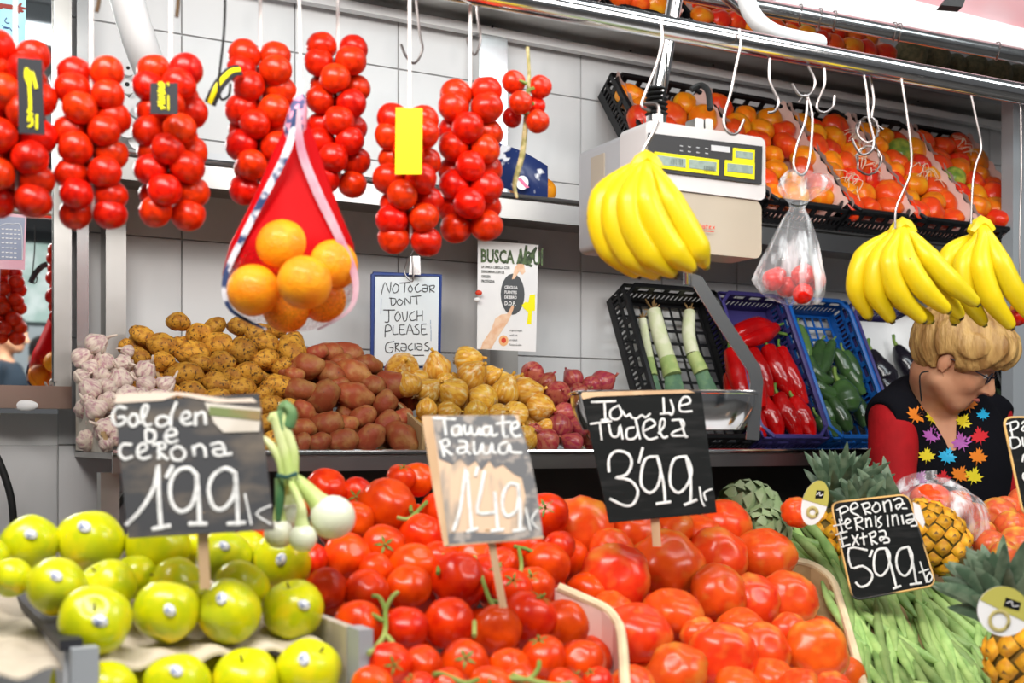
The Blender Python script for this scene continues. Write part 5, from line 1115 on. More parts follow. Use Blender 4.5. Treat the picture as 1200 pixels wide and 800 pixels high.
flatpoly(b2, pl, 'dark_patch', [(75, 80), (500, 72), (545, 150), (585, 300), (620, 480), (650, 700), (560, 715), (150, 745), (140, 690), (250, 680), (400, 690), (520, 690), (545, 640), (560, 500), (540, 400), (500, 380), (440, 330), (400, 350), (370, 310), (330, 360), (300, 310), (260, 340), (220, 300), (180, 330), (110, 300), (85, 160)], 490, 470, 4.444, M('rubbed_black', (.14, .14, .145), (.34, .30, .27), ns=60, lo=.5, hi=.62, rough=.8), .0006)
b3, pl = board('price_board', 'black sign with white chalk 3.99 above the ribbed tomatoes', [(681, 462), (822, 459), (840, 600), (714, 612)], [1.92, 1.92, 1.86, 1.86], m_board, ((767, 600), (770, 640), 10))
S3 = [[(110, 100), (240, 95)], [(180, 100), (185, 195)], [(165, 200), (200, 195)], [(255, 120), (215, 145), (215, 185), (250, 195), (275, 165), (260, 120)], [(280, 150), (300, 180), (320, 165), (330, 185), (360, 190), (385, 172), (405, 185), (430, 165)], [(505, 80), (510, 160)], [(490, 165), (540, 160)], [(545, 90), (560, 140), (550, 170), (535, 160)], [(595, 120), (650, 105), (645, 75), (615, 75), (595, 110), (600, 150), (660, 150)],
 [(105, 220), (215, 205)], [(155, 220), (165, 305)], [(205, 225), (220, 285), (255, 285), (265, 225), (280, 300)], [(340, 240), (305, 250), (305, 300), (345, 300), (365, 260), (350, 190), (375, 300)], [(395, 260), (460, 225), (435, 195), (400, 215), (395, 270), (425, 305), (470, 295)], [(480, 270), (510, 230), (510, 195), (490, 200), (485, 260), (505, 295), (525, 290)], [(555, 200), (610, 200), (615, 240), (560, 265), (555, 285), (620, 285)], [(600, 205), (625, 285), (635, 290)]]
S3b = [[(205, 480), (205, 410), (245, 370), (310, 385), (330, 440), (300, 500), (240, 515), (320, 530), (365, 590), (340, 660), (290, 670), (215, 635)], [(390, 355), (370, 430)], [(470, 400), (410, 410), (385, 480), (385, 560), (430, 600), (475, 560), (490, 470), (470, 400), (505, 540), (515, 650)], [(470, 660), (540, 650)], [(630, 400), (570, 410), (545, 470), (545, 560), (590, 600), (640, 550), (660, 470), (630, 400), (655, 520), (655, 640)], [(625, 665), (685, 640)]]
strokes(b3, pl, S3, 670, 450, 4.706, 3.2, m_chalk); strokes(b3, pl, S3b, 670, 450, 4.706, 4.0, m_chalk, 'chalk_price'); strokes(b3, pl, [[(705, 570), (715, 640), (730, 670)], [(770, 580), (730, 600), (740, 640)]], 670, 450, 4.706, 2.6, m_chalk, 'chalk_price')
flatpoly(b3, pl, 'bare_wood_edge', [(50, 60), (60, 45), (640, 32), (680, 48), (130, 70), (60, 85)], 670, 450, 4.706, m_wood, .0012)
def rounded(cs, r):
    out = []
    for i in range(4):
        p0, p1, p2 = Vector(cs[i-1]), Vector(cs[i]), Vector(cs[(i+1) % 4]); a_ = p1+(p0-p1).normalized()*r; b_ = p1+(p2-p1).normalized()*r
        for k in range(5): t_ = k/4; out.append((1-t_)**2*a_+2*t_*(1-t_)*p1+t_*t_*b_)
    return out
def rboard(label, cs, Ys, stick=None):
    c = [P(x, y, yy) for (x, y), yy in zip(cs, Ys)]; c[2] = planar(c, cs[2]); n_ = (c[1]-c[0]).cross(c[3]-c[0]).normalized(); n_ = -n_ if n_.y > 0 else n_
    t = thing('price_board', label, 'price sign', (c[2]+c[3])/2); poly = rounded([tuple(p) for p in c], .016)
    part('board', MB().prism(poly, -n_*.004), m_board, t, False); mb = MB(); mb.tube([p-n_*.002 for p in poly]+[poly[0]-n_*.002], .0024, 6); part('wood_edge', mb, M('worn_wood_edge', (.75, .45, .15), (.03, .03, .03), ns=9, lo=.46, hi=.52), t)
    return t, Plane(c, n_)
b4, pl = rboard('black rounded sign with white chalk 5.99 standing in the beans', [(974, 589), (1064, 579), (1097, 685), (1000, 703)], [2.22, 2.22, 2.17, 2.17])
S4 = [[(285, 190), (300, 265)], [(270, 200), (320, 175), (340, 200), (295, 225)], [(355, 200), (400, 180), (385, 155), (360, 170), (358, 210), (395, 230), (405, 235)], [(430, 170), (450, 225)], [(425, 165), (465, 155), (475, 180), (440, 200), (480, 220)], [(510, 160), (490, 190), (510, 215), (540, 195), (530, 160), (510, 155)], [(560, 150), (570, 210)], [(560, 165), (590, 140), (605, 160), (610, 205)], [(625, 140), (660, 125), (680, 150), (650, 195), (640, 170), (690, 160)], [(680, 190), (705, 190)],
 [(285, 260), (305, 340)], [(250, 300), (320, 285)], [(330, 290), (355, 270), (335, 255), (320, 280), (335, 315), (360, 310)], [(385, 255), (395, 325)], [(380, 255), (420, 245), (425, 270), (390, 290), (435, 320)], [(450, 255), (455, 305)], [(455, 265), (475, 250), (485, 300)], [(510, 240), (515, 300)], [(545, 240), (525, 265), (550, 290), (530, 310)], [(585, 235), (590, 300)], [(615, 235), (620, 295)], [(620, 245), (640, 230), (655, 290)], [(675, 235), (685, 285)], [(705, 235), (745, 225), (750, 260), (715, 285), (705, 265), (755, 260), (770, 295), (735, 300)],
 [(290, 340), (310, 430)], [(265, 355), (330, 335)], [(285, 385), (330, 370)], [(300, 430), (350, 415)], [(365, 360), (405, 415)], [(400, 355), (370, 420)], [(430, 345), (440, 415)], [(415, 375), (455, 365)], [(475, 350), (490, 415)], [(470, 350), (505, 335), (510, 360), (480, 380), (520, 410)], [(535, 335), (565, 330), (575, 360), (545, 395), (540, 370), (590, 375), (595, 400), (565, 405)]]
S4b = [[(455, 450), (345, 440), (360, 560), (430, 550), (490, 600), (470, 660), (420, 680), (390, 655)], [(490, 455), (475, 490)], [(575, 440), (520, 450), (500, 520), (510, 590), (550, 610), (590, 560), (600, 480), (575, 440), (610, 560), (640, 680)], [(625, 690), (665, 675)], [(715, 430), (660, 450), (640, 520), (660, 590), (700, 610), (735, 560), (740, 480), (715, 430), (745, 540), (765, 650)], [(730, 665), (795, 655)]]
strokes(b4, pl, S4, 930, 560, 5.333, 2.5, m_chalk); strokes(b4, pl, S4b, 930, 560, 5.333, 3.2, m_chalk, 'chalk_price'); strokes(b4, pl, [[(790, 525), (830, 650)], [(785, 590), (840, 570)], [(850, 590), (830, 620), (845, 650), (865, 620), (850, 590)]], 930, 560, 5.333, 2.2, m_chalk, 'chalk_price')
b5, pl = rboard('black rounded sign cut off by the right edge', [(1176, 489), (1240, 488), (1262, 594), (1200, 604)], [2.1, 2.1, 2.05, 2.05])
part('stick', MB().tube([P(1216, 598, 2.06), P(1218, 640, 2.10)], .004, 6), m_wood, b5)
strokes(b5, pl, [[(740, 460), (750, 515)], [(725, 462), (768, 450), (772, 475), (740, 490)], [(790, 460), (800, 450), (812, 460), (805, 490), (788, 485), (800, 470)], [(740, 520), (747, 565), (782, 550), (772, 520), (740, 520)], [(792, 520), (797, 555), (815, 555)], [(792, 620), (800, 590), (820, 600)], [(810, 670), (795, 675), (800, 700), (820, 700)], [(840, 460), (845, 500)]], 980, 370, 3.636, 2.2, m_chalk)
# ================================================================ beans
rb_ = random.Random(5); BD = lambda x, y, d=0: P(x, y, WY(x, 1.68+(790-y)*.0025)+d)
bean_g = 'flat green beans heap'; n_b = 0
def bean(x, y, ang, L_, bend, d, i):
    t_ = Vector((Cc(ang), S(ang))); nrm = Vector((-t_.y, t_.x)); pts = []
    for k in range(7):
        s_ = (k/6-.5); q_ = Vector((x, y))+t_*L_*s_+nrm*bend*(4*s_*s_-1); pts.append(BD(q_.x, q_.y, d+.004*S(k*1.7+i)))
    r = rb_.uniform(5.4, 6.8)*pts[3].y/F; rad = [r*.3, r*.8, r*1.08, r*.88, r*1.08, r*.88, r*.28]
    mb = MB().tube(pts, rad, 10, flat=.75, smooth=3, phase=.4)
    return mb
def inpoly(x, y, poly):
    c = False
    for i in range(len(poly)):
        x1, y1 = poly[i]; x2, y2 = poly[i-1]
        if (y1 > y) != (y2 > y) and x < (x2-x1)*(y-y1)/(y2-y1)+x1: c = not c
    return c
BP = [(925, 640), (975, 632), (1000, 660), (1085, 668), (1150, 720), (1178, 790), (1180, 830), (1020, 830), (996, 745), (975, 672)]
for layer, (dd, cnt) in enumerate(((.085, 60), (.05, 60), (.008, 62))):
    k = 0; BL, BO = [], []
    while k < cnt:
        x, y = rb_.uniform(920, 1185), rb_.uniform(625, 830)
        if not inpoly(x, y, BP): continue
        k += 1; base = 1.15 if x < 1100 else .95
        if y < 680 and x < 1000: base = .65
        ang = base+rb_.gauss(0, .26); L_ = rb_.uniform(85, 140)*(.8 if y < 680 else 1)
        mb = bean(x, y, ang, L_, rb_.uniform(-9, 9), dd+rb_.uniform(-.012, .012), k)
        side = 'left by the box rim' if x < 1030 else 'right beside the pineapple' if x > 1110 else 'middle'
        depth = ['bottom', 'middle', 'top'][layer]
        BL.append((x, y)); o = solo('flat_bean', mb, m_bean, 'flat green bean on the %s of the heap, %s layer' % (side, depth), 'bean', '%s, %s, %s layer' % (bean_g, side, depth), True, False); BO.append(o)
for o, (r_, c_) in zip(BO, rowlabels(BL, 22)): o['label'] = 'flat green bean lying on top, %s from left, %s row down the bean heap' % (ordn(c_), ordn(r_)); o['group'] = 'top beans of the flat bean heap'
# bed under the beans
mb = MB(); q_ = [BD(915, 640, .09), BD(1190, 640, .09), BD(1210, 840, .09), BD(1000, 840, .09)]
mb.hexa([p+Vector((0, 0, -.10)) for p in (q_[3], q_[2], q_[1], q_[0])]+[q_[3], q_[2], q_[1], q_[0]])
solo('bean_box', mb, m_card, 'cardboard box under the flat beans', 'box', smooth=False)
# ================================================================ artichokes
def artichoke(label, x, y, r, tilt, d=0):
    c = P(x, y, WY(x, 2.08)+d); rr = r*c.y/F; t = thing('artichoke', label, 'artichoke', c-Vector((0, 0, rr)), 'artichokes')
    rot = Euler(tilt).to_matrix(); mb0 = MB().ell(c, (rr*.85, rr*.85, rr*1.15), rot, 14, 10); part('core', mb0, m_arti, t)
    for L in range(7):
        ph = -.9+L*.33; n = 9 if abs(ph) < .7 else 6
        for k in range(n):
            a = 2*PI*(k+.5*(L % 2))/n; ring = Cc(ph)*rr*.88
            b0 = Vector((Cc(a)*ring, S(a)*ring, rr*1.1*S(ph))); out = Vector((Cc(a), S(a), 0)); tn = Vector((-S(a), Cc(a), 0)); up = Vector((0, 0, 1))
            w_ = rr*.36; tip = b0+up*rr*.52+out*rr*(.10-.25*max(0, ph))
            pts = [b0-tn*w_*.6, b0+tn*w_*.6, b0+tn*w_+up*rr*.25+out*rr*.08, tip, b0-tn*w_+up*rr*.25+out*rr*.08, b0+up*rr*.2+out*rr*.17]
            mb = MB(); mb.add([c+rot @ p for p in pts], [(0, 1, 5), (1, 2, 5), (2, 3, 5), (3, 4, 5), (4, 0, 5)]); part('scale_leaf', mb, m_arti, t)
artichoke('upper artichoke behind the ribbed tomatoes, pointing left', 886, 597, 32, (0, -1.2, .2))
artichoke('lower artichoke just above the back ribbed tomato', 902, 622, 27, (.2, -1.3, .6), -.06)
artichoke('small artichoke at the left of the lower one', 868, 622, 20, (.5, -1.0, 0), -.04)
# ================================================================ pineapples
def pineapple(label, c, rr, H, axis, crown_n, crown_l, seed, body=True, gr=None):
    rng = random.Random(seed); ax = Vector(axis).normalized(); rot = ax.to_track_quat('Z', 'Y').to_matrix(); t = thing('pineapple', label, 'pineapple', c-ax*H/2, 'pineapples')
    part('rind', MB().ell(c, (rr*.93, rr*.93, H/2*.97), rot, 20, 14), m_pbody, t)
    eye = MB(); eye.add([(-.5, 0, 0), (0, -.5, 0), (.5, 0, 0), (0, .5, 0), (-.28, -.28, .12), (.28, -.28, .12), (.28, .28, .12), (-.28, .28, .12), (0, 0, .17), (0, .05, .30)],
        [(0, 1, 4), (1, 5, 4), (1, 2, 5), (2, 6, 5), (2, 3, 6), (3, 7, 6), (3, 0, 7), (0, 4, 7), (4, 5, 8), (5, 6, 8), (6, 7, 8), (7, 4, 8), (8, 9, 5), (8, 4, 9), (4, 5, 9)])
    em = bpy.data.meshes.get('eye') or eye.mesh('eye', m_peye, True)
    rows = int(H/(rr*.40)); 
    for L in range(1, rows):
        z = -1+2*L/rows; ring = math.sqrt(max(0.02, 1-z*z)); n = max(5, int(13*ring**.5))
        for k in range(n):
            a = 2*PI*(k+.5*(L % 2))/n; p = Vector((Cc(a)*ring*rr*.95, S(a)*ring*rr*.95, z*H/2)); nn = Vector((Cc(a)*ring/rr, S(a)*ring/rr, z/(H/2)*.8)).normalized()
            wp = rot @ p
            if (rot @ nn).y > .55: continue
            o = bpy.data.objects.new('eye', em); COL.objects.link(o); o.parent = t; o.location = c+wp-t.location; o.rotation_euler = (rot @ nn).to_track_quat('Z', 'Y').to_euler(); o.scale = (rr*.55,)*3
    top = c+ax*H/2*.96
    for k in range(crown_n):
        f = k/crown_n; a = k*2.4; out = rot @ Vector((Cc(a), S(a), 0)); sp = (1-f)*.95+.05; L_ = crown_l*(.55+.45*math.sin(PI*min(1, f*1.1+.15)))*rng.uniform(.85, 1.1)
        p0 = top+out*rr*.22*(1-f)+ax*rr*.9*f; p1 = p0+(ax+out*sp).normalized()*L_*.5; p2 = p1+(ax+out*sp*1.3+Vector((0, 0, -.12))).normalized()*L_*.5
        w_ = rr*.21; mb = MB(); mb.tube([p0, p0.lerp(p1, .6), p1, p1.lerp(p2, .6), p2], [w_*.9, w_, w_*.85, w_*.5, w_*.06], 6, flat=.22, smooth=2)
        part('leaf', mb, m_pleaf, t)
    return t
pineapple('pineapple with tall grey-green crown left of the woman, body behind the price sign', P(972, 640, 2.48), .062, .17, (.22, .05, 1), 44, .125, 1)
pineapple('pineapple right of the price sign with bright orange eyes', P(1090, 628, 2.42), .066, .17, (-.75, .25, .6), 26, .10, 2)
pineapple('pineapple at lower right with a dark crown, body at bottom edge', P(1212, 772, 1.85), .072, .15, (-.50, .1, .95), 34, .105, 3)
pineapple('small pineapple crown leaning just above the price sign', P(1010, 640, 2.42), .05, .13, (-.1, .1, 1), 26, .075, 4)
# tags
def tagoval(label, cx, cy, rx, ry, ang, Y, seed):
    def rotp(pts): return [(cx+x*Cc(ang)-y*S(ang), cy+x*S(ang)+y*Cc(ang)) for x, y in pts]
    oval = rotp([(rx*Cc(a), ry*S(a)) for a in [2*PI*k/28 for k in range(28)]]); c = [P(x, y, Y) for x, y in oval]; n_ = Vector((0, -1, 0))
    t = thing('fruit_tag', label, 'label', P(cx, cy+ry, Y)); part('card', MB().prism(c, (0, .001, 0)), m_paperw, t, False); pl = Plane(c, n_)
    flatpoly(t, pl, 'olive_half', rotp([(rx*Cc(a), ry*S(a)) for a in [PI+PI*k/14 for k in range(15)]]), 0, 0, 1, M('tag_olive', (.50, .46, .10)), .0008)
    flatpoly(t, pl, 'black_print', rotp([(-rx*.15, -ry*.55), (rx*.45, -ry*.62), (rx*.5, -ry*.28), (-rx*.1, -ry*.18)]), 0, 0, 1, m_black, .0014)
    strokes(t, pl, [rotp([(-rx*.05, -ry*.35), (rx*.1, -ry*.5), (rx*.2, -ry*.35), (rx*.4, -ry*.45)])], 0, 0, 1, 1.2, m_paperw, 'print', .002)
    strokes(t, pl, [rotp([(rx*.36*Cc(a), ry*.42+rx*.36*S(a)) for a in [k*.5 for k in range(14)]])], 0, 0, 1, 5.0, M('tag_gold', (.50, .42, .16)), 'ring_print', .0014)
    return t
tagoval('olive and white oval tag on the left pineapple', 955, 589, 15, 27, .28, 2.12, 1)
tagoval('olive and white round tag on the lower right pineapple', 1176, 716, 31, 29, .45, 1.70, 2)
# onion-red fruit behind tag
spawn(tom_beef[0], P(934, 600, 2.22), (1.2, 0, 0), .030, 'nectarine', 'dark red round fruit left of the olive oval tag', 'fruit')
# white scrap
mb = MB(); mb.prism([P(1070, 588, 2.02), P(1078, 592, 2.02), P(1084, 612, 2.02), P(1082, 618, 2.02), P(1072, 606, 2.02)], (0, .002, 0)); solo('paper_scrap', mb, m_paperw, 'white paper scrap at the right of the 5.99 sign', 'paper', smooth=False)
# ================================================================ nectarines and bagged tomatoes
def peach_def(seed):
    def fn(t, p):
        c = Cc(t); R_ = S(t)*(1-.14*math.exp(-(min(p, 2*PI-p)/.22)**2)); z = c*.94-.2*math.exp(-(R_/.22)**2)*(c > 0)
        v = Vector((R_*Cc(p), R_*S(p), z)); return v*wob(v, .05, 1.2, seed)
    return (MB().uvs(fn, 32, 16).mesh('nectarine', m_peach), [])
pe = [peach_def(s) for s in range(3)]
NE = [(1168, 606, 24), (1185, 618, 20), (1150, 624, 17), (1192, 642, 26), (1178, 598, 18), (1160, 640, 20), (1215, 610, 24), (1140, 605, 18), (1200, 590, 20), (1176, 650, 18)]
pile(NE, pe, 'nectarine', 'red and yellow nectarine', 'nectarine', 'the nectarine heap', 'nectarines at the right', 1.92, .002, 640, 20, rs, 1.4, .86)
for n, (x, y, r) in enumerate([(1092, 586, 24), (1118, 592, 22), (1075, 598, 14), (1128, 604, 20), (1105, 604, 18)]):
    spawn(tom_beef[n % 4], P(x, y, 2.47+.02*n), rrot(rs, 1), r*2.47/F, 'beef_tomato', 'large pale red tomato inside the crumpled clear bag, %s' % ['largest', 'right of the largest', 'leftmost small one', 'right-hand end', 'lowest one'][n], 'tomato', 'tomatoes in the crumpled bag')
def bag2(u, v):
    a = 2*PI*u; ph = PI*v*.62; c = P(1098, 606, 2.50); w_ = 1+.07*noise.noise(Vector((Cc(a)*2, S(a)*2, v*4)))*2
    return c+Vector((Cc(a)*S(ph)*.105*w_, S(a)*S(ph)*.09*w_, Cc(ph)*.088*w_-.01+.018*math.exp(-((u-.45)/.1)**2)))
solo('plastic_bag', MB().grid(bag2, 60, 30), m_bag, 'crumpled clear plastic bag over large tomatoes before the woman', 'bag')
mb = MB(); mb.box((2.05, 1.95, EYE-.30), (2.9, 2.55, EYE-.26)); 
# produce bench behind boxes
mb = MB(); mb.box((.95, 2.42, EYE-.34), (2.4, 2.74, EYE-.29))
solo('rear_bench', mb, m_steel_d, 'steel bench behind the tomato boxes carrying pineapples and nectarines', 'bench', smooth=False)
mb = MB(); mb.tube([P(1140, 655, 2.38), P(1230, 668, 2.38)], .007, 8); solo('bench_edging', mb, m_chrome, 'steel rim below the nectarines at the right', 'rim')
# ================================================================ spring onions
so = thing('spring_onions', 'bunch of spring onions with white bulbs tied with a dark band', 'spring onions', P(360, 640, 1.56))
SY = 1.53
m_bulb = M('spring_onion_bulb', (.86, .85, .76), (.76, .80, .60), ns=8, rough=.3, coat=.3); m_stalk = M('spring_onion_stalk', (.50, .62, .20), (.70, .74, .40), ns=14, lo=.4, hi=.65, rough=.4); m_stalkd = M('spring_onion_green', (.06, .18, .08), (.18, .30, .12), ns=20, rough=.4)
for x, y, r, top, dy in ((390, 606, 27, (352, 566), 0), (355, 630, 17, (352, 590), -.03), (343, 604, 16, (338, 575), .03), (327, 625, 18, (328, 590), .01)):
    c = P(x, y, SY+dy); rr = r*(SY+dy)/F; b = part('bulb', MB().ell(c, (rr, rr, rr*.96)), m_bulb, so)
    part('stalk', MB().tube([c, c.lerp(P(*top, SY+dy), .55), P(*top, SY+dy), P(336, 556, SY)], [rr*.75, rr*.42, rr*.3, rr*.24 if r < 20 else rr*.2], 10, smooth=4), m_stalk, so)
for pts, r, m in (([(340, 560), (334, 530), (326, 500), (322, 488), (316, 494)], 7, m_stalk), ([(332, 560), (328, 540), (318, 522), (308, 512)], 5, m_stalk), ([(344, 556), (344, 530), (336, 505), (330, 480)], 6, m_stalk), ([(328, 560), (328, 585), (326, 610)], 6, m_stalkd), ([(338, 500), (342, 485), (334, 475), (328, 482)], 7, m_stalkd), ([(330, 505), (328, 488), (332, 476)], 6, m_stalkd)):
    part('stalk', MB().tube([P(x, y, SY) for x, y in pts], [r*SY/F]*(len(pts)-1)+[r*.5*SY/F], 9, smooth=4), m, so)
part('band', MB().tube([P(326, 557, SY-.012), P(336, 559, SY-.016), P(347, 555, SY-.012), P(346, 556, SY+.012), P(326, 557, SY+.012), P(326, 557, SY-.012)], .0028, 6), M('dark_band', (.03, .09, .08)), so)
# ================================================================ PEOPLE
def sdf_grid(prims, lo, hi, h, cut=None):
    lo = np.array(lo, float); hi = np.array(hi, float); n = np.ceil((hi-lo)/h).astype(int)+1
    X, Yg, Z = np.meshgrid(*[lo[i]+h*np.arange(n[i]) for i in range(3)], indexing='ij')
    pts = np.stack([X, Yg, Z], -1); d = None
    def prim(p):
        if p[0] == 'c':
            a, b, ra, rb = np.array(p[1]), np.array(p[2]), p[3], p[4]; ab = b-a; t = np.clip(((pts-a)@ab)/max(ab@ab, 1e-9), 0, 1)
            return np.linalg.norm(pts-(a+t[..., None]*ab), axis=-1)-(ra+(rb-ra)*t)
        c, r = np.array(p[1]), np.array(p[2]); q = pts-c
        if len(p) > 3 and p[3] is not None: q = q@np.array(p[3])      # columns = local axes
        k0 = np.linalg.norm(q/r, axis=-1); k1 = np.linalg.norm(q/(r*r), axis=-1)+1e-9
        return k0*(k0-1)/k1
    for p, k in prims:
        e = prim(p)
        if d is None: d = e
        else: hh = np.clip(.5+.5*(d-e)/k, 0, 1); d = d*(1-hh)+e*hh-k*hh*(1-hh)
    if cut:
        for p in cut: d = np.maximum(d, -prim(p))
    return d, lo, h, pts
def surf(d, lo, h):
    s = d < 0; nx, ny, nz = d.shape
    cnt = np.zeros((nx-1, ny-1, nz-1)); acc = np.zeros((nx-1, ny-1, nz-1, 3))
    sl = lambda o, ax, m: slice(o, o+m)
    for ax in range(3):
        oth = [i for i in range(3) if i != ax]
        for o1 in (0, 1):
            for o2 in (0, 1):
                off = [0, 0, 0]; off[oth[0]] = o1; off[oth[1]] = o2; off2 = list(off); off2[ax] = 1
                A_ = d[off[0]:off[0]+nx-1, off[1]:off[1]+ny-1, off[2]:off[2]+nz-1]; B_ = d[off2[0]:off2[0]+nx-1, off2[1]:off2[1]+ny-1, off2[2]:off2[2]+nz-1]
                x = (A_ < 0) != (B_ < 0); t = np.where(x, A_/np.where(x, A_-B_, 1), 0); cnt += x
                for i in range(3): acc[..., i] += np.where(x, off[i] if i != ax else t, 0)
    m = cnt > 0; idx = -np.ones(m.shape, int); idx[m] = np.arange(m.sum())
    base = np.stack(np.nonzero(m), -1); V = lo+h*(base+acc[m]/cnt[m][:, None]); Fs = []
    for ax in range(3):
        a, b = [(1, 2), (2, 0), (0, 1)][ax]; A_ = [slice(None)]*3; B_ = [slice(None)]*3; A_[ax] = slice(0, -1); B_[ax] = slice(1, None)
        ch = s[tuple(A_)] != s[tuple(B_)]; ii = np.stack(np.nonzero(ch), -1); ok = (ii[:, a] > 0) & (ii[:, b] > 0) & (ii[:, a] < m.shape[a]) & (ii[:, b] < m.shape[b]); ii = ii[ok]
        ea = np.eye(3, dtype=int)[a]; eb = np.eye(3, dtype=int)[b]
        q = [ii-ea-eb, ii-eb, ii, ii-ea]; q = np.stack([idx[tuple(x.T)] for x in q], -1); ins = s[tuple(ii.T)]; q[~ins] = q[~ins][:, ::-1]; Fs.append(q)
    return V, np.concatenate(Fs)
def person_mesh(prims, lo, hi, h, cut=None, disp=None):
    d, lo, h, pts = sdf_grid(prims, lo, hi, h, cut)
    if disp is not None: d = d+disp(pts)
    V, Fc = surf(d, lo, h); mb = MB(); mb.v = V.tolist(); mb.f = Fc.tolist(); return mb
def head_prims(H, Fv, U, s=1.0, face=True):
    Rv = Fv.cross(U).normalized(); U = Rv.cross(Fv).normalized(); M3 = [[Fv[i], U[i], Rv[i]] for i in range(3)]
    q = lambda f, u, r: tuple(H+(Fv*f+U*u+Rv*r)*s)
    E_ = lambda f, u, r, a, b, c: ('e', q(f, u, r), (a*s, b*s, c*s), M3)
    pr = [(E_(-.015, .035, 0, .098, .088, .077), .01), (E_(.028, -.02, 0, .068, .085, .062), .03), (E_(.058, -.088, 0, .027, .022, .028), .025)]
    for sd in (-1, 1):
        pr += [(('c', q(.0, -.06, .052*sd), q(.055, -.090, .018*sd), .022*s, .018*s), .03), (E_(.058, -.028, .034*sd, .026, .024, .022), .02), (E_(-.008, -.008, .078*sd, .017, .031, .009), .006), (E_(.078, .028, .03*sd, .016, .009, .026), .015)]
        pr += [(E_(.076, .006, .031*sd, .013, .011, .014), .006)]
    pr += [(('c', q(.088, .012, 0), q(.114, -.028, 0), .008*s, .013*s), .01), (('c', q(.098, -.034, -.012), q(.098, -.034, .012), .009*s, .009*s), .008), (E_(.084, -.058, 0, .014, .006, .024), .006), (E_(.082, -.069, 0, .014, .007, .021), .006)]
    return pr, q, M3, Rv, U
V3 = Vector
H = P(1120, 420, 3.06); Fv = V3((.753, -.376, -.538)).normalized(); U = V3((.4, -.35, .85)).normalized()
hp, hq, M3, Rv, U = head_prims(H, Fv, U, 1.02)
neckb = P(1092, 462, 3.14); chest = P(1102, 545, 3.19)
shR, shL = P(1047, 487, 3.12), P(1158, 490, 3.32); elR, elL = P(1044, 625, 3.02), P(1172, 625, 3.22)
wrR, wrL = P(1095, 655, 2.82), P(1150, 655, 2.95)
hip = chest+V3((0, .02, -.42))
tor = [(('e', tuple(chest), (.17, .115, .22)), .05), (('c', tuple(shR), tuple(shL), .06, .06), .06), (('e', tuple(chest+V3((0, .01, -.22))), (.165, .12, .18)), .07), (('e', tuple(hip), (.18, .13, .13)), .07), (('c', tuple(neckb+V3((-.03, .03, -.03))), tuple(neckb+V3((.03, .03, -.05))), .07, .07), .05)]
body = hp+[(('c', hq(-.035, -.06, 0), tuple(neckb), .052, .058), .03), (('e', tuple(neckb+V3((.02, .03, -.08))), (.11, .07, .08)), .04)]
for (sh, el, wr, sd) in ((shR, elR, wrR, 1), (shL, elL, wrL, -1)):
    body += [(('c', tuple(el), tuple(wr), .035, .026), .03)]
    fd = (wr-el).normalized(); lat = V3((1, 0, 0)); palm = wr+fd*.05
    body += [(('e', tuple(palm), (.036, .045, .020)), .015)]
    for k in range(4):
        b0 = palm+fd*.03+lat*(.024-.016*k); L_ = (.062, .072, .068, .052)[k]; kn = b0+fd*L_*.55; tp = kn+fd*L_*.35+V3((0, 0, -L_*.35)); body += [(('c', tuple(b0), tuple(kn), .0095, .0088), .006), (('c', tuple(kn), tuple(tp), .0088, .007), .004)]
    th0 = palm-fd*.015+lat*.034*sd; th1 = th0+fd*.03+lat*.022*sd; body += [(('c', tuple(th0), tuple(th1), .012, .010), .008), (('c', tuple(th1), tuple(th1+fd*.028), .010, .008), .004)]
for sd in (-1, 1): body += [(('c', tuple(hip+V3((.09*sd, 0, -.05))), tuple(V3((hip.x+.10*sd, hip.y, .50))), .09, .06), .05), (('c', (hip.x+.10*sd, hip.y, .5), (hip.x+.10*sd, hip.y+.02, .08), .055, .036), .03), (('c', (hip.x+.10*sd, hip.y+.03, .035), (hip.x+.10*sd, hip.y-.13, .03), .035, .03), .02)]
body += [(('e', tuple(chest), (.14, .09, .19)), .04), (('e', tuple(hip), (.15, .11, .12)), .06), (('c', tuple(chest), tuple(hip), .12, .12), .05)]
wm = thing('person', 'woman with short blond hair and leaf patterned black vest bending over', 'person', V3((hip.x, hip.y, 0)))
hb = [b for b in body]
part('head_and_body', person_mesh(body, (hip.x-.36, 2.62, -.02), (hip.x+.45, 3.5, 1.95), .0085), m_skin, wm)
hairp = [(('e', hq(-.012, .05, 0), (.118, .098, .096), M3), .02), (('e', hq(.072, .072, .0), (.055, .05, .075), M3), .04), (('e', hq(-.045, .01, 0), (.075, .075, .080), M3), .04), (('e', hq(.02, .04, .065), (.06, .045, .03), M3), .03), (('e', hq(.02, .04, -.065), (.06, .045, .03), M3), .03)]
hcut = [('e', hq(.10, -.045, 0), (.085, .082, .12), M3), ('e', hq(.02, -.07, 0), (.075, .07, .12), M3), ('e', hq(-.004, -.016, .09), (.026, .034, .04), M3), ('e', hq(-.004, -.016, -.09), (.026, .034, .04), M3)]
def hdisp(pts):
    r = pts-np.array(hq(-.01, .06, -.02)); f = r@np.array(Fv); u = r@np.array(U); s_ = r@np.array(Rv)
    return .0022*np.sin(s_*170+3*np.sin(f*25)+u*30)+.0014*np.sin(s_*350+f*40+3*np.sin(u*25))
part('hair', person_mesh(hairp, tuple(H-V3((.2, .2, .2))), tuple(H+V3((.2, .2, .22))), .0042, hcut, hdisp), m_hair, wm, label='short swept blond hair')
m_lens = M('spectacle_frame', (.02, .02, .03), rough=.3)
gl = MB()
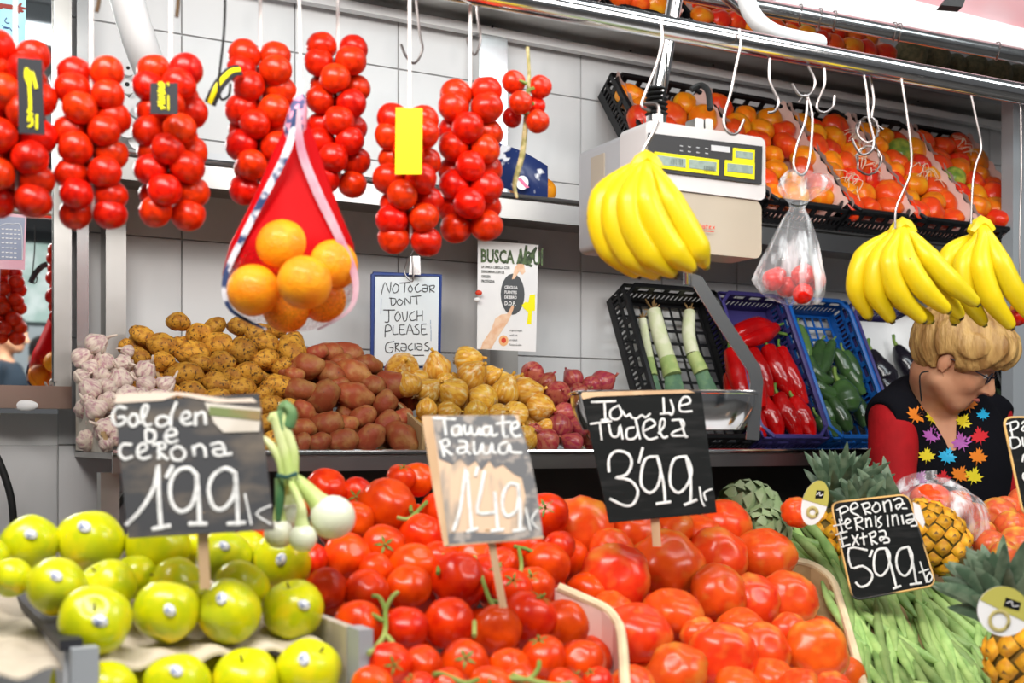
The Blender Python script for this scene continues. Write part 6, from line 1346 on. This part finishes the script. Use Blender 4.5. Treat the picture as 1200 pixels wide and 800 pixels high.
for sd in (-1, 1):
    c = V3(hq(.098, .002, .034*sd)); gl.tube([c+(Rv*.024*Cc(a)+U*.015*S(a))*1.0 for a in [2*PI*k/16 for k in range(17)]], .0022, 6)
    gl.tube([V3(hq(.098, .006, .058*sd)), V3(hq(.05, .008, .080*sd)), V3(hq(.0, .006, .088*sd))], .0018, 6)
gl.tube([V3(hq(.1, .004, -.011)), V3(hq(.106, .008, 0)), V3(hq(.1, .004, .011))], .0018, 6)
part('glasses', gl, m_lens, wm)
m_eye = M('eye_white', (.8, .78, .75), (.1, .06, .04), ns=60, rough=.2)
for sd in (-1, 1): part('eye', MB().ell(V3(hq(.082, .003, .031*sd)), (.0095,)*3), m_eye, wm)
part('lips', MB().tube([V3(hq(.093, -.063, -.02)), V3(hq(.1, -.062, 0)), V3(hq(.093, -.063, .02))], [.002, .0055, .002], 8, smooth=4), M('lips', (.5, .14, .11), rough=.4), wm)
vc = tuple(P(1120, 470, 3.02)); 
sleeve = []
for sh, el, wr in ((shR, elR, wrR), (shL, elL, wrL)):
    sleeve += [(('c', tuple(sh), tuple(el), .064, .056), .03), (('c', tuple(el), tuple(el.lerp(wr, .75)), .052, .040), .03)]
sw = sleeve+[(('e', tuple(chest), (.165, .11, .215)), .04), (('e', tuple(chest+V3((0, .01, -.22))), (.16, .115, .18)), .06)]
vcut = [('c', tuple(P(1104, 440, 3.07)), tuple(P(1119, 508, 3.07)), .085, .018)]
part('red_jumper', person_mesh(sw, (hip.x-.36, 2.7, EYE-.55), (hip.x+.45, 3.5, EYE+.2), .009, vcut), m_red, wm)
tor2 = [((p[0], p[1], tuple(x+.016 for x in p[2])), k) if p[0] == 'e' else ((p[0], p[1], p[2], p[3]+.012, p[4]+.012), k) for p, k in tor]
vcut2 = [('c', tuple(P(1104, 440, 3.06)), tuple(P(1120, 520, 3.05)), .092, .030), ('c', tuple(P(1100, 425, 3.04)), tuple(P(1104, 450, 3.04)), .085, .07),
         ('c', tuple(shR+V3((-.10, -.06, -.03))), tuple(elR+V3((-.03, -.04, 0))), .085, .095), ('c', tuple(shL+V3((.09, -.06, -.03))), tuple(elL+V3((.02, -.04, 0))), .07, .075)]
vest_mb = person_mesh(tor2, (hip.x-.36, 2.7, EYE-.62), (hip.x+.45, 3.6, EYE+.25), .009, vcut2)
vest = part('vest', vest_mb, m_vest, wm)
bvh = BVHTree.FromPolygons(vest_mb.v, vest_mb.f)
leafp = [(0, -1.0), (.06, -.45), (.5, -.62), (.42, -.35), (.95, -.25), (.72, -.02), (1.0, .30), (.55, .28), (.5, .5), (.25, .35), (.32, .85), (.12, .7), (0, 1.1), (-.12, .7), (-.32, .85), (-.25, .35), (-.5, .5), (-.55, .28), (-1.0, .30), (-.72, -.02), (-.95, -.25), (-.42, -.35), (-.5, -.62), (-.06, -.45)]
LC = {'b': M('leaf_blue', (.02, .42, .72)), 'o': M('leaf_orange', (.88, .24, .02)), 'y': M('leaf_yellow', (.86, .72, .03)), 'p': M('leaf_purple', (.48, .12, .46)), 'r': M('leaf_red', (.68, .02, .03))}
lf = [(1074, 462, 10, .3, 'b'), (1074, 486, 11, .5, 'o'), (1094, 489, 9, .4, 'y'), (1092, 510, 10, .2, 'p'), (1086, 534, 9, .1, 'y'), (1110, 535, 10, .3, 'b'), (1135, 473, 10, -.2, 'o'), (1129, 494, 9, .5, 'y'), (1127, 518, 11, -.3, 'p'), (1148, 511, 10, -.2, 'r'), (1146, 535, 10, .2, 'o'), (1125, 556, 10, .5, 'o'), (1141, 558, 10, .3, 'y'), (1152, 486, 7, 0, 'b'), (1105, 560, 9, .2, 'r'), (1078, 560, 9, .6, 'p'), (1119, 484, 5, 0, 'b')]
for x, y, r, a, cl in lf:
    mb = MB(); vs = []
    for lx_, ly_ in [(0, 0)]+leafp:
        px = x+1.15*r*(lx_*Cc(a)-(-ly_)*S(a)); py = y+1.15*r*(lx_*S(a)+(-ly_)*Cc(a)); d_ = (P(px, py, 1.0)-V3((0, 0, EYE))).normalized()
        hit = bvh.ray_cast(V3((0, 0, EYE)), d_)
        if hit[0] is None: vs = None; break
        vs.append(hit[0]-d_*.003)
    if not vs or max(v.y for v in vs)-min(v.y for v in vs) > .06: continue
    n = len(leafp); mb.add(vs, [(0, 1+k, 1+(k+1) % n) for k in range(n)]); part('leaf_print', mb, LC[cl], vest, False)
cord = MB(); cord.tube([V3(hq(-.03, -.05, .07)), P(1078, 440, 3.02), P(1080, 470, 3.04)], .002, 6, smooth=4); part('cord', cord, m_rubber, wm)
# shoppers seen only in the mirror (they stand beside and behind the camera)
def mirrored(px, py, Yv):
    l = toL(P(px, py, Yv)); return fromL(l[0], 2*MD*CT-l[1], l[2])
def shopper(label, Hp, face, cloth, s=1.0):
    Fh = V3(face).normalized(); hp_, q_, m3_, rv_, u_ = head_prims(Hp, Fh, V3((0, 0, 1)), s)
    nb_ = V3(q_(-.03, -.17, 0)); ch = nb_+V3((0, 0, -.25)); hp2 = hp_+[(('c', q_(-.03, -.06, 0), tuple(nb_), .05, .055), .03), (('c', tuple(nb_+rv_*.14+V3((0, 0, -.06))), tuple(nb_-rv_*.14+V3((0, 0, -.06))), .05, .05), .05), (('e', tuple(ch), (.17, .13, .24)), .06), (('e', tuple(ch+V3((0, 0, -.35))), (.17, .13, .2)), .08)]
    fz = ch.z-.5
    for sd in (-1, 1):
        shp = nb_+rv_*.17*sd+V3((0, 0, -.08)); e_ = shp+V3((0, 0, -.28)); w2 = e_+Fh*.08+V3((0, 0, -.22))
        hp2 += [(('c', tuple(shp), tuple(e_), .048, .04), .04), (('c', tuple(e_), tuple(w2), .036, .026), .03), (('e', tuple(w2+V3((0, 0, -.05))), (.024, .036, .045)), .01)]
        for k in range(4): f0 = w2+V3((0, 0, -.085))+Fh*(.03-.018*k); hp2 += [(('c', tuple(f0), tuple(f0+V3((0, 0, -.05))+Fh*.012), .009, .007), .005)]
        hp2 += [(('c', tuple(w2+V3((0, 0, -.03))+Fh*.03), tuple(w2+V3((0, 0, -.075))+Fh*.055), .010, .008), .006)]
        hp2 += [(('c', tuple(V3((ch.x, ch.y, fz))+rv_*.09*sd), tuple(V3((ch.x, ch.y, .5))+rv_*.10*sd), .09, .06), .05), (('c', tuple(V3((ch.x, ch.y, .5))+rv_*.10*sd), tuple(V3((ch.x, ch.y, .07))+rv_*.10*sd), .055, .04), .03), (('c', tuple(V3((ch.x, ch.y, .03))+rv_*.10*sd), tuple(V3((ch.x, ch.y, .03))+rv_*.10*sd+Fh*.13), .038, .03), .02)]
    t = thing('person', label, 'person', V3((ch.x, ch.y, 0)))
    part('head_and_body', person_mesh(hp2, (Hp.x-.32, Hp.y-.32, -.02), (Hp.x+.32, Hp.y+.32, Hp.z+.16), .0125), m_skin, t)
    part('hair', person_mesh([(('e', q_(-.015, .05, 0), (.112, .09, .09), m3_), .02), (('e', q_(-.04, -.01, 0), (.08, .08, .082), m3_), .03)], tuple(Hp-V3((.17, .17, .17))), tuple(Hp+V3((.17, .17, .18))), .009, [('e', q_(.10, -.04, 0), (.085, .075, .11), m3_)]), m_dhair, t)
    cl = [(('e', tuple(ch), (.185, .145, .255)), .06), (('e', tuple(ch+V3((0, 0, -.35))), (.185, .145, .2)), .08), (('c', tuple(nb_+rv_*.14+V3((0, 0, -.07))), tuple(nb_-rv_*.14+V3((0, 0, -.07))), .06, .06), .05)]
    for sd in (-1, 1):
        shp = nb_+rv_*.17*sd+V3((0, 0, -.08)); e_ = shp+V3((0, 0, -.28)); w2 = e_+Fh*.08+V3((0, 0, -.22)); cl += [(('c', tuple(shp), tuple(e_), .062, .052), .04), (('c', tuple(e_), tuple(e_.lerp(w2, .9)), .05, .04), .03)]
        cl += [(('c', tuple(V3((ch.x, ch.y, fz))+rv_*.09*sd), tuple(V3((ch.x, ch.y, .12))+rv_*.10*sd), .105, .06), .05)]
    part('clothing', person_mesh(cl, (Hp.x-.34, Hp.y-.34, .05), (Hp.x+.34, Hp.y+.34, Hp.z), .015), cloth, t)
    return t
shopper('dark haired person in dark clothes reflected at lower left of mirror', mirrored(14, 392, 8.0), (.5, .75, -.15), m_darkc)
shopper('second dark haired person reflected beside the first in the mirror', mirrored(50, 415, 8.7), (-.3, .85, -.1), m_darkc, .95)
# opposite stall seen in the mirror
def opp(name, label, cat, px0, px1, py0, py1, Yv, m, thick=.3):
    a_ = mirrored(px0, py0, Yv); b_ = mirrored(px1, py1, Yv); la, lb_ = toL(a_), toL(b_)
    mb = MB(); mb.box((min(la[0], lb_[0]), min(la[1], lb_[1])-thick, min(a_[2], b_[2])), (max(la[0], lb_[0]), max(la[1], lb_[1]), max(a_[2], b_[2])), fromL)
    return solo(name, mb, m, label, cat, smooth=False)
for args in (('sign_fascia', 'light grey overhead panel of the opposite stall in the mirror', 'panel', -60, 110, -30, 12, 10.4, m_greyl), ('sign_fascia', 'blue-grey overhead panel of the opposite stall in the mirror', 'panel', -60, 110, 14, 36, 10.4, m_grey),
             ('light_band', 'bright light box above the opposite stall in the mirror', 'lamp', -60, 110, 38, 58, 10.4, m_lamp), ('stall_beam', 'grey beam of opposite stall seen in mirror', 'beam', -60, 110, 60, 80, 10.3, m_steel_d),
             ('stall_wall', 'pale back wall of the opposite stall in the mirror', 'wall', -60, 110, 80, 165, 10.9, m_greyl), ('painted_recess', 'dark box painted as the shaded recess of the opposite stall in mirror', 'recess', -60, 110, 165, 275, 10.9, m_tagd),  # the recess is a solid box; its shade is put into the dark colour
             ('display_case', 'pale green glass display case of opposite stall in mirror', 'display case', -60, 110, 290, 380, 10.0, M('case_green', (.42, .55, .50), (.75, .80, .78), ns=5)), ('stall_counter', 'dark counter front of the opposite stall in the mirror', 'counter', -60, 110, 385, 620, 9.8, m_grey),
             ('shelf_board', 'warm wooden shelf of opposite stall in mirror', 'shelf', -60, 110, 228, 236, 10.1, m_wood), ('seat_back', 'orange-brown chair back reflected low in the mirror', 'chair', 40, 64, 414, 462, 7.4, M('brown_leather', (.42, .20, .08), (.34, .14, .05), ns=4, rough=.4))):
    opp(*args)
